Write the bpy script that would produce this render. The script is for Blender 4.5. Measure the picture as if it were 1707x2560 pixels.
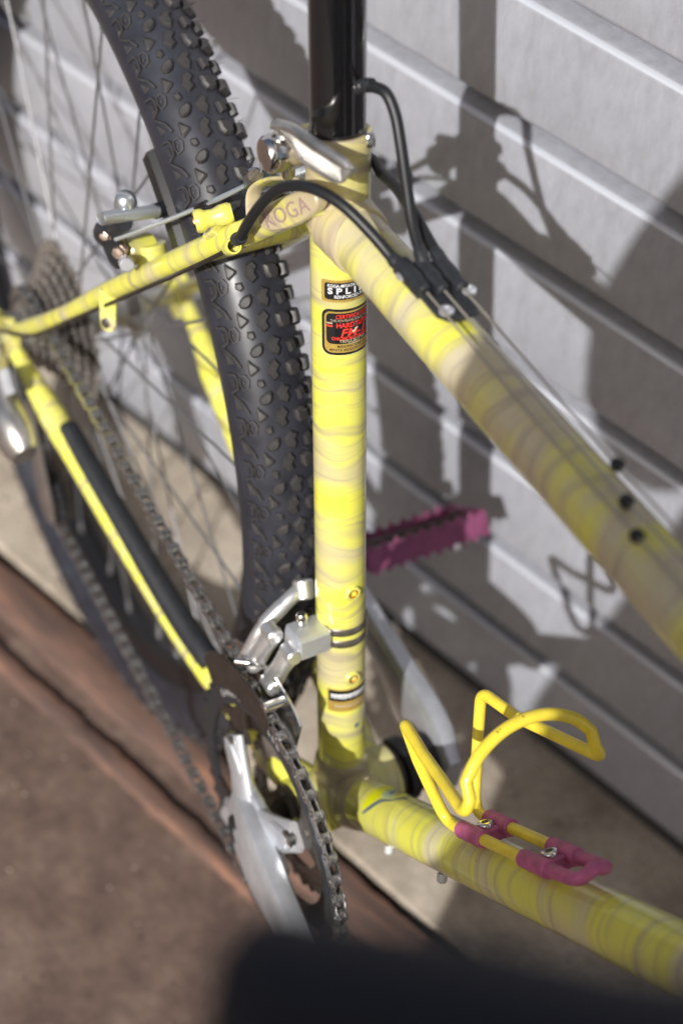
import bpy, bmesh, math, random
from mathutils import Vector, Matrix
random.seed(7)
for o in list(bpy.data.objects): bpy.data.objects.remove(o)
scene = bpy.context.scene
COL = scene.collection
R = math.radians

# ------------------------------------------------------------------ frames
# world: X along the wall, Y towards the wall, Z up (metres); the bicycle is built in millimetres
# in its own frame (origin at the bottom bracket, X forward, Y to its left, Z up)
BM = Matrix(((0.941898, 0.324608, 0.086356), (-0.327873, 0.944353, 0.026381), (-0.072987, -0.053162, 0.995915)))
BB_H = 0.27492
WALL_Y = 0.28015

# ------------------------------------------------------------------ camera
cam_d = bpy.data.cameras.new('camera'); cam = bpy.data.objects.new('camera', cam_d); COL.objects.link(cam)
c_b = Vector((393.057, -357.314, 952.336)) * 0.001
rr = Vector((0.453078, 0.879920, 0.143042)); dwn = Vector((0.746901, -0.287086, -0.599767)); fw = Vector((-0.486681, 0.378580, -0.787285))
rw, uw, bw = BM @ rr, BM @ (-dwn), BM @ (-fw)
mw = Matrix(((rw.x, uw.x, bw.x), (rw.y, uw.y, bw.y), (rw.z, uw.z, bw.z))).to_4x4()
mw.translation = BM @ c_b + Vector((0, 0, BB_H))
cam.matrix_world = mw
cam_d.sensor_fit = 'VERTICAL'; cam_d.sensor_height = 36.0; cam_d.sensor_width = 24.0
cam_d.lens = 4304.17 * 36.0 / 2560.0
cam_d.clip_start = 0.01; cam_d.clip_end = 200
cam_d.dof.use_dof = True; cam_d.dof.focus_distance = 0.885; cam_d.dof.aperture_fstop = 4.6
scene.camera = cam

# ------------------------------------------------------------------ light
SUN = Vector((0.265, -0.765, 0.585)).normalized()
sd = bpy.data.lights.new('sun', 'SUN'); sun = bpy.data.objects.new('sun', sd); COL.objects.link(sun)
sd.energy = 5.0; sd.angle = R(0.53); sd.color = (1.0, 0.98, 0.945)
sun.rotation_euler = (-SUN).to_track_quat('-Z', 'Y').to_euler(); sun.location = (2, -4, 4)
world = bpy.data.worlds.new('World'); scene.world = world; world.use_nodes = True
wn = world.node_tree.nodes; wl = world.node_tree.links
bg = wn['Background']; sky = wn.new('ShaderNodeTexSky'); sky.sky_type = 'NISHITA'; sky.sun_disc = False
sky.sun_elevation = math.asin(SUN.z); sky.sun_rotation = math.atan2(SUN.x, SUN.y)
sky.dust_density = 5.0; sky.ozone_density = 0.3; sky.air_density = 0.8
wl.new(sky.outputs[0], bg.inputs[0]); bg.inputs[1].default_value = 0.086
vs = scene.view_settings; vs.view_transform = 'Standard'; vs.look = 'None'; vs.gamma = 1.0; vs.exposure = 0.0; vs.use_curve_mapping = False
scene.render.resolution_x = 682; scene.render.resolution_y = 1024

# ------------------------------------------------------------------ materials
def new_mat(name):
    m = bpy.data.materials.new(name); m.use_nodes = True
    return m, m.node_tree.nodes, m.node_tree.links, m.node_tree.nodes['Principled BSDF']
def simple(name, col, rough=0.5, metal=0.0, coat=0.0, var=0.0, scale=300, bump=0.0, spec=0.5):
    m, N, L, b = new_mat(name)
    b.inputs['Base Color'].default_value = (*col, 1); b.inputs['Roughness'].default_value = rough
    b.inputs['Metallic'].default_value = metal; b.inputs['Coat Weight'].default_value = coat; b.inputs['Coat Roughness'].default_value = 0.08
    b.inputs['Specular IOR Level'].default_value = spec
    if var or bump:
        tc = N.new('ShaderNodeTexCoord'); nz = N.new('ShaderNodeTexNoise'); nz.inputs['Scale'].default_value = scale; nz.inputs['Detail'].default_value = 5
        L.new(tc.outputs['Object'], nz.inputs['Vector'])
        if var:
            mp = N.new('ShaderNodeMapRange'); mp.inputs[1].default_value = 0.3; mp.inputs[2].default_value = 0.7; mp.inputs[3].default_value = 1 - var; mp.inputs[4].default_value = 1 + var
            L.new(nz.outputs[0], mp.inputs[0])
            mx = N.new('ShaderNodeMix'); mx.data_type = 'RGBA'; mx.blend_type = 'MULTIPLY'; mx.inputs[0].default_value = 1
            mx.inputs[6].default_value = (*col, 1); L.new(mp.outputs[0], mx.inputs[7]); L.new(mx.outputs[2], b.inputs['Base Color'])
            mr = N.new('ShaderNodeMapRange'); mr.inputs[3].default_value = max(0.02, rough - var * 0.5); mr.inputs[4].default_value = min(1, rough + var * 0.5)
            L.new(nz.outputs[0], mr.inputs[0]); L.new(mr.outputs[0], b.inputs['Roughness'])
        if bump:
            bp = N.new('ShaderNodeBump'); bp.inputs['Strength'].default_value = bump; bp.inputs['Distance'].default_value = 0.0006
            L.new(nz.outputs[0], bp.inputs['Height']); L.new(bp.outputs[0], b.inputs['Normal'])
    return m
def ramp(N, pts):
    r = N.new('ShaderNodeValToRGB'); e = r.color_ramp.elements
    e[0].position, e[0].color = pts[0][0], (*pts[0][1], 1); e[1].position, e[1].color = pts[-1][0], (*pts[-1][1], 1)
    for p, c in pts[1:-1]:
        k = e.new(p); k.color = (*c, 1)
    return r
def paint(name, tan=0.45, mauve=0.5, tcol=(0.58, 0.51, 0.31)):
    """smoked neon yellow lacquer: soft rings of smoke brushed round the tube, under clear coat"""
    m, N, L, b = new_mat(name)
    at = N.new('ShaderNodeAttribute'); at.attribute_name = 'paint_co'
    oi = N.new('ShaderNodeObjectInfo')
    ad = N.new('ShaderNodeVectorMath'); ad.operation = 'ADD'
    sc = N.new('ShaderNodeVectorMath'); sc.operation = 'SCALE'; sc.inputs['Scale'].default_value = 900
    cmb = N.new('ShaderNodeCombineXYZ'); L.new(oi.outputs['Random'], cmb.inputs[2]); L.new(cmb.outputs[0], sc.inputs[0])
    L.new(at.outputs['Vector'], ad.inputs[0]); L.new(sc.outputs[0], ad.inputs[1])
    # wobble so that rings tilt and break
    wob = N.new('ShaderNodeTexNoise'); wob.inputs['Scale'].default_value = 0.030; wob.inputs['Detail'].default_value = 1
    L.new(ad.outputs[0], wob.inputs['Vector'])
    wsc = N.new('ShaderNodeMath'); wsc.operation = 'MULTIPLY'; wsc.inputs[1].default_value = 20.0; L.new(wob.outputs[0], wsc.inputs[0])
    wc = N.new('ShaderNodeCombineXYZ'); L.new(wsc.outputs[0], wc.inputs[2])
    ad2 = N.new('ShaderNodeVectorMath'); ad2.operation = 'ADD'; L.new(ad.outputs[0], ad2.inputs[0]); L.new(wc.outputs[0], ad2.inputs[1])
    def noise(sx, sz, det, rough=0.5):
        mpn = N.new('ShaderNodeMapping'); mpn.vector_type = 'POINT'; mpn.inputs['Scale'].default_value = (sx, sx, sz)
        nz = N.new('ShaderNodeTexNoise'); nz.inputs['Scale'].default_value = 1; nz.inputs['Detail'].default_value = det; nz.inputs['Roughness'].default_value = rough
        L.new(ad2.outputs[0], mpn.inputs[0]); L.new(mpn.outputs[0], nz.inputs['Vector']); return nz
    broad = noise(0.012, 0.035, 2); band = noise(0.010, 0.115, 2, 0.45); fine = noise(0.012, 0.30, 2, 0.45)
    base = ramp(N, [(0.30, (0.74, 0.72, 0.070)), (0.52, (0.70, 0.68, 0.125)), (0.75, (0.58, 0.54, 0.22))]); L.new(broad.outputs[0], base.inputs[0])
    def mix(a, colr, fac):
        x = N.new('ShaderNodeMix'); x.data_type = 'RGBA'; L.new(a, x.inputs[6]); x.inputs[7].default_value = (*colr, 1); L.new(fac, x.inputs[0]); return x.outputs[2]
    def fac(nz, lo, hi, amt):
        mr = N.new('ShaderNodeMapRange'); mr.interpolation_type = 'SMOOTHSTEP'; mr.inputs[1].default_value = lo; mr.inputs[2].default_value = hi; mr.inputs[4].default_value = amt
        L.new(nz.outputs[0], mr.inputs[0]); return mr.outputs[0]
    c1 = mix(base.outputs[0], tcol, fac(broad, 0.62 - 0.35 * tan, 0.80 - 0.25 * tan, 0.9))
    c2 = mix(c1, (0.32, 0.262, 0.225), fac(band, 0.47, 0.72, 0.52 + 0.35 * mauve))
    c3 = mix(c2, (0.30, 0.225, 0.23), fac(fine, 0.52, 0.74, 0.26 + 0.3 * mauve))
    chip = N.new('ShaderNodeTexNoise'); chip.inputs['Scale'].default_value = 0.55; chip.inputs['Detail'].default_value = 3; L.new(ad.outputs[0], chip.inputs['Vector'])
    c3 = mix(c3, (0.07, 0.05, 0.03), fac(chip, 0.735, 0.76, 0.85))
    L.new(c3, b.inputs['Base Color'])
    b.inputs['Roughness'].default_value = 0.42; b.inputs['Coat Weight'].default_value = 0.9; b.inputs['Coat Roughness'].default_value = 0.12
    return m
P_SEAT = paint('smoked_yellow_paint', 0.45, 0.75, (0.53, 0.475, 0.27))
P_TOP = paint('smoked_tan_yellow_paint', 0.85, 0.75, (0.52, 0.46, 0.33))
P_LUG = paint('smoked_tan_paint', 1.0, 1.1, (0.47, 0.385, 0.27))
P_STAY = paint('smoked_bright_yellow_paint', 0.25, 0.9)
P_DOWN = paint('smoked_olive_yellow_paint', 0.45, 0.40, (0.62, 0.56, 0.34))
BLACK = simple('black_rubber_housing', (0.012, 0.013, 0.015), 0.42, spec=0.4)
GLOSS = simple('gloss_black_anodising', (0.006, 0.006, 0.007), 0.09, coat=0.6, var=0.25, scale=500)
PLAST = simple('black_plastic', (0.02, 0.022, 0.026), 0.38, var=0.2, scale=200)
TYRE = simple('tyre_rubber', (0.023, 0.025, 0.034), 0.40, var=0.28, scale=60, spec=0.5)
KNOB = simple('tyre_knob_rubber', (0.033, 0.031, 0.032), 0.48, var=0.3, scale=150, bump=0.3)
CHROME = simple('chromed_steel', (0.76, 0.75, 0.72), 0.16, 1.0, var=0.12, scale=120)
ALLOY = simple('polished_alloy', (0.58, 0.565, 0.54), 0.36, 0.95, var=0.12, scale=90)
SATIN = simple('satin_alloy', (0.64, 0.66, 0.70), 0.38, 0.7, var=0.12, scale=70)
WIREM = simple('dull_gear_wire', (0.45, 0.42, 0.36), 0.4, 0.6)
POLISH = simple('polished_link_alloy', (0.80, 0.80, 0.80), 0.30, 0.85, var=0.08, scale=90)
STEEL = simple('cable_steel', (0.74, 0.79, 0.80), 0.38, 0.85)
ZINC = simple('zinc_plate', (0.72, 0.76, 0.78), 0.28, 0.9)
CHAINM = simple('oily_chain_steel', (0.42, 0.41, 0.40), 0.16, 0.92, var=0.4, scale=400)
DARKM = simple('oily_dark_steel', (0.07, 0.058, 0.05), 0.35, 0.7, var=0.3, scale=200)
CASS = simple('worn_cassette_steel', (0.30, 0.275, 0.255), 0.25, 0.6, var=0.35, scale=200)
GOLD = simple('brass_thread', (0.85, 0.45, 0.12), 0.25, 1.0)
COPPER = simple('rusty_bolt', (0.46, 0.36, 0.30), 0.4, 0.7, var=0.3, scale=400)
WIRE = simple('yellow_plastic_coating', (0.78, 0.62, 0.05), 0.33, coat=0.25, var=0.10, scale=120)
PINK = simple('pink_rubber', (0.46, 0.11, 0.235), 0.55, var=0.25, scale=150, bump=0.25)
PEDAL = simple('pink_anodised_alloy', (0.30, 0.085, 0.175), 0.36, 0.45, var=0.2, scale=80)
DECGOLD = simple('decal_gold', (0.46, 0.31, 0.075), 0.34, 0.25, var=0.12, scale=600)
DECBLK = simple('decal_black', (0.012, 0.012, 0.013), 0.25, coat=0.5)
DECWHT = simple('decal_white', (0.80, 0.81, 0.83), 0.35)
DECRED = simple('decal_red', (0.78, 0.045, 0.03), 0.4)
DECTAN = simple('decal_dull_gold_print', (0.42, 0.36, 0.24), 0.4)
DECCHIP = simple('decal_chipped_patch', (0.75, 0.68, 0.52), 0.7)
NEON = simple('sticker_neon_yellow', (0.72, 0.74, 0.0), 0.4)
BLUEG = simple('sticker_slate_blue', (0.10, 0.15, 0.20), 0.4)
PALEG = simple('sticker_pale_green', (0.42, 0.52, 0.33), 0.4)
ORANGE = simple('plain_orange', (0.75, 0.22, 0.02), 0.4)
KOGAM = simple('embossed_mauve_lacquer', (0.34, 0.245, 0.215), 0.3, coat=0.8)
FADE = simple('faded_print', (0.05, 0.045, 0.02), 0.6)

# ------------------------------------------------------------------ mesh builder (millimetres)
class MB:
    def __init__(s): s.v = []; s.f = []; s.m = []; s.a = []
    def add(s, vs, fs, mat=0, at=None):
        o = len(s.v); s.v += [tuple(x) for x in vs]; s.f += [tuple(i + o for i in f) for f in fs]; s.m += [mat] * len(fs)
        s.a += (at if at else [(x[0], x[1], x[2]) for x in vs]); return s
    def tube(s, path, r, seg=20, cap=True, mat=0, closed=False, up=None, sq=None, a0=0.0):
        P = [Vector(p) for p in path]; n = len(P); rs = r if isinstance(r, (list, tuple)) else [r] * n
        T = []
        for i in range(n):
            a = P[(i - 1) % n] if closed else P[max(i - 1, 0)]; b_ = P[(i + 1) % n] if closed else P[min(i + 1, n - 1)]
            t = (b_ - a); T.append(t.normalized() if t.length > 1e-9 else Vector((0, 0, 1)))
        x = Vector(up) if up else (Vector((0, 0, 1)) if abs(T[0].z) < 0.9 else Vector((1, 0, 0)))
        x = (x - x.dot(T[0]) * T[0]).normalized(); vs = []; at = []; cum = a0
        for i in range(n):
            x = (x - x.dot(T[i]) * T[i]).normalized(); y = T[i].cross(x)
            if i: cum += (P[i] - P[i - 1]).length
            for k in range(seg):
                t = 2 * math.pi * k / seg; cx, cy = math.cos(t) * rs[i], math.sin(t) * rs[i]
                if sq: cx *= sq[0]; cy *= sq[1]
                vs.append(P[i] + x * cx + y * cy); at.append((cx, cy, cum))
        fs = []; m = n if closed else n - 1
        for i in range(m):
            for k in range(seg):
                k2 = (k + 1) % seg; j = (i + 1) % n
                fs.append((i * seg + k, i * seg + k2, j * seg + k2, j * seg + k))
        if cap and not closed:
            fs.append(tuple(range(seg - 1, -1, -1))); fs.append(tuple((n - 1) * seg + k for k in range(seg)))
        return s.add(vs, fs, mat, at)
    def lathe(s, o, ax, prof, seg=24, mat=0, cap=True, up=None):
        o = Vector(o); ax = Vector(ax).normalized()
        x = Vector(up) if up else (Vector((0, 0, 1)) if abs(ax.z) < 0.9 else Vector((1, 0, 0))); x = (x - x.dot(ax) * ax).normalized(); y = ax.cross(x)
        vs = []; at = []
        for h, r in prof:
            for k in range(seg):
                t = 2 * math.pi * k / seg; vs.append(o + ax * h + x * math.cos(t) * r + y * math.sin(t) * r); at.append((r * math.cos(t), r * math.sin(t), h))
        fs = []; n = len(prof)
        for i in range(n - 1):
            for k in range(seg):
                k2 = (k + 1) % seg; fs.append((i * seg + k, i * seg + k2, (i + 1) * seg + k2, (i + 1) * seg + k))
        if cap: fs.append(tuple(range(seg - 1, -1, -1))); fs.append(tuple((n - 1) * seg + k for k in range(seg)))
        return s.add(vs, fs, mat, at)
    def cyl(s, p0, p1, r, seg=20, mat=0, ch=None, r1=None):
        p0 = Vector(p0); p1 = Vector(p1); d = p1 - p0; h = d.length; r1 = r if r1 is None else r1
        ch = min(r, r1, h) * 0.18 if ch is None else ch
        return s.lathe(p0, d, [(0, r - ch), (ch, r), (h - ch, r1), (h, r1 - ch)], seg, mat)
    def prism(s, poly, o, ex, ey, z0, z1, ch=0.4, mat=0):
        o = Vector(o); ex = Vector(ex).normalized(); ey = Vector(ey); ey = (ey - ey.dot(ex) * ex).normalized(); ez = ex.cross(ey)
        ar = sum(poly[i][0] * poly[(i + 1) % len(poly)][1] - poly[(i + 1) % len(poly)][0] * poly[i][1] for i in range(len(poly)))
        if ar < 0: poly = poly[::-1]
        n = len(poly); ins = []
        for i in range(n):
            a = Vector(poly[i - 1]); b_ = Vector(poly[i]); c = Vector(poly[(i + 1) % n])
            d1 = (b_ - a).normalized(); d2 = (c - b_).normalized(); n1 = Vector((-d1.y, d1.x)); n2 = Vector((-d2.y, d2.x)); w = n1 + n2
            w = w / max(0.5, w.length_squared / 2) if w.length > 1e-6 else n1
            ins.append(b_ + w * ch)
        vs = []
        for z, pl in ((z0, ins), (z0 + ch, poly), (z1 - ch, poly), (z1, ins)):
            vs += [o + ex * q[0] + ey * q[1] + ez * z for q in pl]
        fs = [tuple(range(n - 1, -1, -1)), tuple(3 * n + k for k in range(n))]
        for i in range(3):
            for k in range(n):
                k2 = (k + 1) % n; fs.append((i * n + k, i * n + k2, (i + 1) * n + k2, (i + 1) * n + k))
        return s.add(vs, fs, mat)
    def box(s, c, ex, ey, hx, hy, hz, ch=0.6, mat=0):
        return s.prism([(-hx, -hy), (hx, -hy), (hx, hy), (-hx, hy)], c, ex, ey, -hz, hz, ch, mat)
    def mesh(s, name, mats, scale=0.001, sharp=38):
        me = bpy.data.meshes.new(name); me.from_pydata([(a * scale, b_ * scale, c * scale) for a, b_, c in s.v], [], s.f)
        for m in mats: me.materials.append(m)
        me.polygons.foreach_set('material_index', s.m); me.polygons.foreach_set('use_smooth', [True] * len(s.f))
        at = me.attributes.new('paint_co', 'FLOAT_VECTOR', 'POINT'); at.data.foreach_set('vector', [x for q in s.a for x in q])
        me.update(); me.validate()
        try: me.set_sharp_from_angle(angle=R(sharp))
        except Exception: pass
        return me
    def build(s, name, mats, parent=None, sharp=38):
        mats = mats if isinstance(mats, (list, tuple)) else [mats]
        return link(name, s.mesh(name, mats, 0.001, sharp), parent)
def link(name, me, parent=None, loc=None):
    o = bpy.data.objects.new(name, me); COL.objects.link(o)
    if parent is not None:
        o.parent = parent
        if parent.type == 'EMPTY' and loc is None and parent.get('base') is not None: o.location = (0, 0, BB_H)
    if loc is not None: o.location = loc
    return o
def tag(o, label=None, cat=None, group=None, kind=None):
    if label: o['label'] = label
    if cat: o['category'] = cat
    if group: o['group'] = group
    if kind: o['kind'] = kind
    return o
def spline(pts, n=8):
    P = [Vector(p) for p in pts]; P = [P[0] * 2 - P[1]] + P + [P[-1] * 2 - P[-2]]; out = []
    for i in range(1, len(P) - 2):
        a, b_, c, d = P[i - 1:i + 3]
        for k in range(n):
            t = k / n; out.append(0.5 * ((2 * b_) + (c - a) * t + (2 * a - 5 * b_ + 4 * c - d) * t * t + (3 * b_ - a - 3 * c + d) * t ** 3))
    out.append(P[-2]); return out
def rounded(pts, rad=8, n=6):
    """polyline with rounded corners"""
    P = [Vector(p) for p in pts]; out = [P[0]]
    for i in range(1, len(P) - 1):
        a, b_, c = P[i - 1], P[i], P[i + 1]; r = rad[i] if isinstance(rad, (list, tuple)) else rad
        d1 = min(r, (a - b_).length * 0.48); d2 = min(r, (c - b_).length * 0.48)
        p = b_ + (a - b_).normalized() * d1; q = b_ + (c - b_).normalized() * d2
        for k in range(n + 1):
            t = k / n; out.append(p * (1 - t) ** 2 + b_ * 2 * t * (1 - t) + q * t * t)
    out.append(P[-1]); return out
def text_tris(txt, size, width=None, bold=0.0, shear=0.0, spacing=1.0):
    """flat triangles of a line of lettering centred on the origin, mm"""
    cu = bpy.data.curves.new('t', 'FONT'); cu.body = txt; cu.size = size; cu.align_x = 'CENTER'; cu.align_y = 'CENTER'; cu.offset = bold; cu.shear = shear; cu.resolution_u = 3; cu.space_character = spacing
    ob = bpy.data.objects.new('t', cu); COL.objects.link(ob); dg = bpy.context.evaluated_depsgraph_get(); me = bpy.data.meshes.new_from_object(ob.evaluated_get(dg))
    bm = bmesh.new(); bm.from_mesh(me); bmesh.ops.triangulate(bm, faces=bm.faces)
    mx = size * 0.22
    for _ in range(3):
        e = [q for q in bm.edges if q.calc_length() > mx]
        if not e: break
        bmesh.ops.subdivide_edges(bm, edges=e, cuts=1); bmesh.ops.triangulate(bm, faces=[f for f in bm.faces if len(f.verts) > 3])
    bm.verts.ensure_lookup_table(); vs = [(q.co.x, q.co.y) for q in bm.verts]; fs = [tuple(q.index for q in f.verts) for f in bm.faces]
    bm.free(); bpy.data.objects.remove(ob); bpy.data.meshes.remove(me); bpy.data.curves.remove(cu)
    if vs:
        x0 = min(q[0] for q in vs); x1 = max(q[0] for q in vs); y0 = min(q[1] for q in vs); y1 = max(q[1] for q in vs)
        k = width / (x1 - x0) if width else 1.0; cx = (x0 + x1) / 2; cy = (y0 + y1) / 2
        vs = [((a - cx) * k, b_ - cy) for a, b_ in vs]
    return vs, fs
def rrect(w, h, r, n=6, cx=0, cy=0):
    o = []
    for sx, sy, a0 in ((1, 1, 0), (-1, 1, 90), (-1, -1, 180), (1, -1, 270)):
        for k in range(n + 1):
            a = R(a0 + 90 * k / n); o.append((cx + sx * (w / 2 - r) + r * math.cos(a), cy + sy * (h / 2 - r) + r * math.sin(a)))
    return o
def fill_poly(poly, step=1.0):
    bm = bmesh.new(); f = bm.faces.new([bm.verts.new((x, y, 0)) for x, y in poly]); bmesh.ops.triangulate(bm, faces=[f])
    for _ in range(6):
        e = [q for q in bm.edges if q.calc_length() > step]
        if not e: break
        bmesh.ops.subdivide_edges(bm, edges=e, cuts=1); bmesh.ops.triangulate(bm, faces=[f for f in bm.faces if len(f.verts) > 3])
    bm.verts.ensure_lookup_table(); bm.verts.index_update()
    vs = [(q.co.x, q.co.y) for q in bm.verts]; fs = [tuple(q.index for q in f.verts) for f in bm.faces]; bm.free(); return vs, fs

# ------------------------------------------------------------------ frame geometry
S72, C72 = math.sin(R(72)), math.cos(R(72))
ST = Vector((-C72, 0, S72)); SF = Vector((S72, 0, C72)); Y = Vector((0, 1, 0)); O = Vector((0, 0, 0))
def sp(t, f, y): return ST * t + SF * f + Y * y
T0 = Vector((-123.04, 0, 378.68)); TD = Vector((0.985555, 0, 0.169354)); TN = Vector((-0.169354, 0, 0.985555))
DD = Vector((0.668317, 0, 0.743876)); DN = Vector((-0.743876, 0, 0.668317))
AX = Vector((-406.3, 0, 25.1)); RM, rM = 304.3, 24.3
LS = 443.0

# ================================================================== SETTING
def nodes_surface(name, builder, rough=0.8):
    m, N, L, b = new_mat(name); b.inputs['Roughness'].default_value = rough; builder(N, L, b); return m
def wall_paint(N, L, b):
    tc = N.new('ShaderNodeTexCoord')
    n1 = N.new('ShaderNodeTexNoise'); n1.inputs['Scale'].default_value = 9; n1.inputs['Detail'].default_value = 6; n1.inputs['Roughness'].default_value = 0.6
    mp = N.new('ShaderNodeMapping'); mp.inputs['Scale'].default_value = (1.6, 1, 0.6); L.new(tc.outputs['Object'], mp.inputs[0]); L.new(mp.outputs[0], n1.inputs['Vector'])
    n2 = N.new('ShaderNodeTexNoise'); n2.inputs['Scale'].default_value = 700; n2.inputs['Detail'].default_value = 2; L.new(tc.outputs['Object'], n2.inputs['Vector'])
    n3 = N.new('ShaderNodeTexNoise'); n3.inputs['Scale'].default_value = 130; n3.inputs['Detail'].default_value = 4; n3.inputs['Roughness'].default_value = 0.7
    mp3 = N.new('ShaderNodeMapping'); mp3.inputs['Scale'].default_value = (1, 1, 0.35); L.new(tc.outputs['Object'], mp3.inputs[0]); L.new(mp3.outputs[0], n3.inputs['Vector'])
    r1 = ramp(N, [(0.3, (0.314, 0.322, 0.358)), (0.7, (0.366, 0.376, 0.418))]); L.new(n1.outputs[0], r1.inputs[0])
    r2 = ramp(N, [(0.35, (0.90, 0.90, 0.90)), (0.68, (1.10, 1.10, 1.11))]); L.new(n3.outputs[0], r2.inputs[0])
    mx = N.new('ShaderNodeMix'); mx.data_type = 'RGBA'; mx.blend_type = 'MULTIPLY'; mx.inputs[0].default_value = 1; L.new(r1.outputs[0], mx.inputs[6]); L.new(r2.outputs[0], mx.inputs[7])
    L.new(mx.outputs[2], b.inputs['Base Color'])
    b.inputs['Roughness'].default_value = 0.34; b.inputs['Metallic'].default_value = 0.1
    bp = N.new('ShaderNodeBump'); bp.inputs['Strength'].default_value = 0.35; bp.inputs['Distance'].default_value = 0.0004; L.new(n2.outputs[0], bp.inputs['Height'])
    bp2 = N.new('ShaderNodeBump'); bp2.inputs['Strength'].default_value = 0.25; bp2.inputs['Distance'].default_value = 0.002; L.new(n3.outputs[0], bp2.inputs['Height']); L.new(bp.outputs[0], bp2.inputs['Normal'])
    L.new(bp2.outputs[0], b.inputs['Normal'])
WALLM = nodes_surface('grey_painted_cladding', wall_paint)
LIPM = simple('painted_lip_highlight', (0.54, 0.56, 0.62), 0.30, 0.3)  # paler base colour paints in the light that board lips catch
wall = bpy.data.objects.new('clad_wall', None); COL.objects.link(wall); wall.location = (0, WALL_Y, 0)
tag(wall, 'grey wall of horizontal clad boards with shadowed grooves behind the bicycle', 'wall')
SPB = 0.092; Z0B = 0.64225
# board profile (y outwards is negative, z up); top lip with its highlight painted in, face, curled-in bottom
def board_mesh():
    x0, x1 = -2.2, 1.3; pr = [(0.0200, 0.0015), (0.0195, -0.0006), (0.0060, -0.0010), (0.0034, -0.0014), (0.0016, -0.0024), (0.0004, -0.0040), (0.0, -0.0060), (0.0, -0.0755), (0.0004, -0.0775), (0.0020, -0.0795), (0.0045, -0.0804), (0.0190, -0.0812), (0.0200, -0.0905)]
    # top lip at local z = -0.0046 .. bright line, groove at the bottom
    vs = []; fs = []; n = len(pr)
    for x in (x0, x1):
        for (dy, z) in pr: vs.append((x, dy, z))
        vs.append((x, 0.03, pr[-1][1])); vs.append((x, 0.03, pr[0][1]))
    k = n + 2
    for i in range(k): fs.append((i, (i + 1) % k, k + (i + 1) % k, k + i))
    fs.append(tuple(range(k - 1, -1, -1))); fs.append(tuple(range(k, 2 * k)))
    me = bpy.data.meshes.new('board'); me.from_pydata(vs, [], fs); me.materials.append(WALLM); me.materials.append(LIPM); me.polygons.foreach_set('use_smooth', [True] * len(fs)); me.update()
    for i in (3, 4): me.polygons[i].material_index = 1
    bm = bmesh.new(); bm.from_mesh(me); bmesh.ops.recalc_face_normals(bm, faces=bm.faces); bm.to_mesh(me); bm.free()
    me.set_sharp_from_angle(angle=R(40)); return me
bme = board_mesh()
for k in range(-9, 7):
    o = bpy.data.objects.new('board', bme); COL.objects.link(o); o.parent = wall; o.location = (random.uniform(-0.05, 0.05), random.uniform(-0.0004, 0.0004), Z0B + 0.0046 - k * SPB)
# dark foot trim where the cladding ends above the concrete
TRIM = simple('dark_foot_trim', (0.035, 0.033, 0.035), 0.6)
o = MB().box((-450, 9, -4), (1, 0, 0), (0, 1, 0), 1740, 8, 10, 2).build('foot_trim', TRIM, wall); o.location = (0, 0, 0.0)

def concrete(N, L, b):
    tc = N.new('ShaderNodeTexCoord'); n1 = N.new('ShaderNodeTexNoise'); n1.inputs['Scale'].default_value = 14; n1.inputs['Detail'].default_value = 8; n1.inputs['Roughness'].default_value = 0.65; L.new(tc.outputs['Object'], n1.inputs['Vector'])
    n2 = N.new('ShaderNodeTexVoronoi'); n2.inputs['Scale'].default_value = 260; L.new(tc.outputs['Object'], n2.inputs['Vector'])
    r1 = ramp(N, [(0.28, (0.20, 0.165, 0.13)), (0.5, (0.40, 0.345, 0.28)), (0.72, (0.55, 0.49, 0.41))]); L.new(n1.outputs[0], r1.inputs[0])
    r2 = ramp(N, [(0.1, (1.1, 1.08, 1.05)), (0.6, (0.75, 0.74, 0.72))]); L.new(n2.outputs['Distance'], r2.inputs[0])
    mx = N.new('ShaderNodeMix'); mx.data_type = 'RGBA'; mx.blend_type = 'MULTIPLY'; mx.inputs[0].default_value = 0.8; L.new(r1.outputs[0], mx.inputs[6]); L.new(r2.outputs[0], mx.inputs[7]); L.new(mx.outputs[2], b.inputs['Base Color'])
    bp = N.new('ShaderNodeBump'); bp.inputs['Strength'].default_value = 0.5; bp.inputs['Distance'].default_value = 0.003; L.new(n1.outputs[0], bp.inputs['Height']); L.new(bp.outputs[0], b.inputs['Normal'])
CONC = nodes_surface('sandy_concrete', concrete, 0.9)
def rustm(N, L, b):
    tc = N.new('ShaderNodeTexCoord'); mp = N.new('ShaderNodeMapping'); mp.inputs['Scale'].default_value = (9, 60, 20); L.new(tc.outputs['Object'], mp.inputs[0])
    n1 = N.new('ShaderNodeTexNoise'); n1.inputs['Scale'].default_value = 1.0; n1.inputs['Detail'].default_value = 7; n1.inputs['Roughness'].default_value = 0.6; L.new(mp.outputs[0], n1.inputs['Vector'])
    r1 = ramp(N, [(0.28, (0.045, 0.030, 0.026)), (0.42, (0.095, 0.060, 0.048)), (0.56, (0.150, 0.085, 0.062)), (0.66, (0.29, 0.14, 0.085)), (0.80, (0.22, 0.17, 0.145))]); L.new(n1.outputs[0], r1.inputs[0]); L.new(r1.outputs[0], b.inputs['Base Color'])
    bp = N.new('ShaderNodeBump'); bp.inputs['Strength'].default_value = 0.6; bp.inputs['Distance'].default_value = 0.002; L.new(n1.outputs[0], bp.inputs['Height']); L.new(bp.outputs[0], b.inputs['Normal'])
RUST = nodes_surface('rusty_steel', rustm, 0.75)
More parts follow.
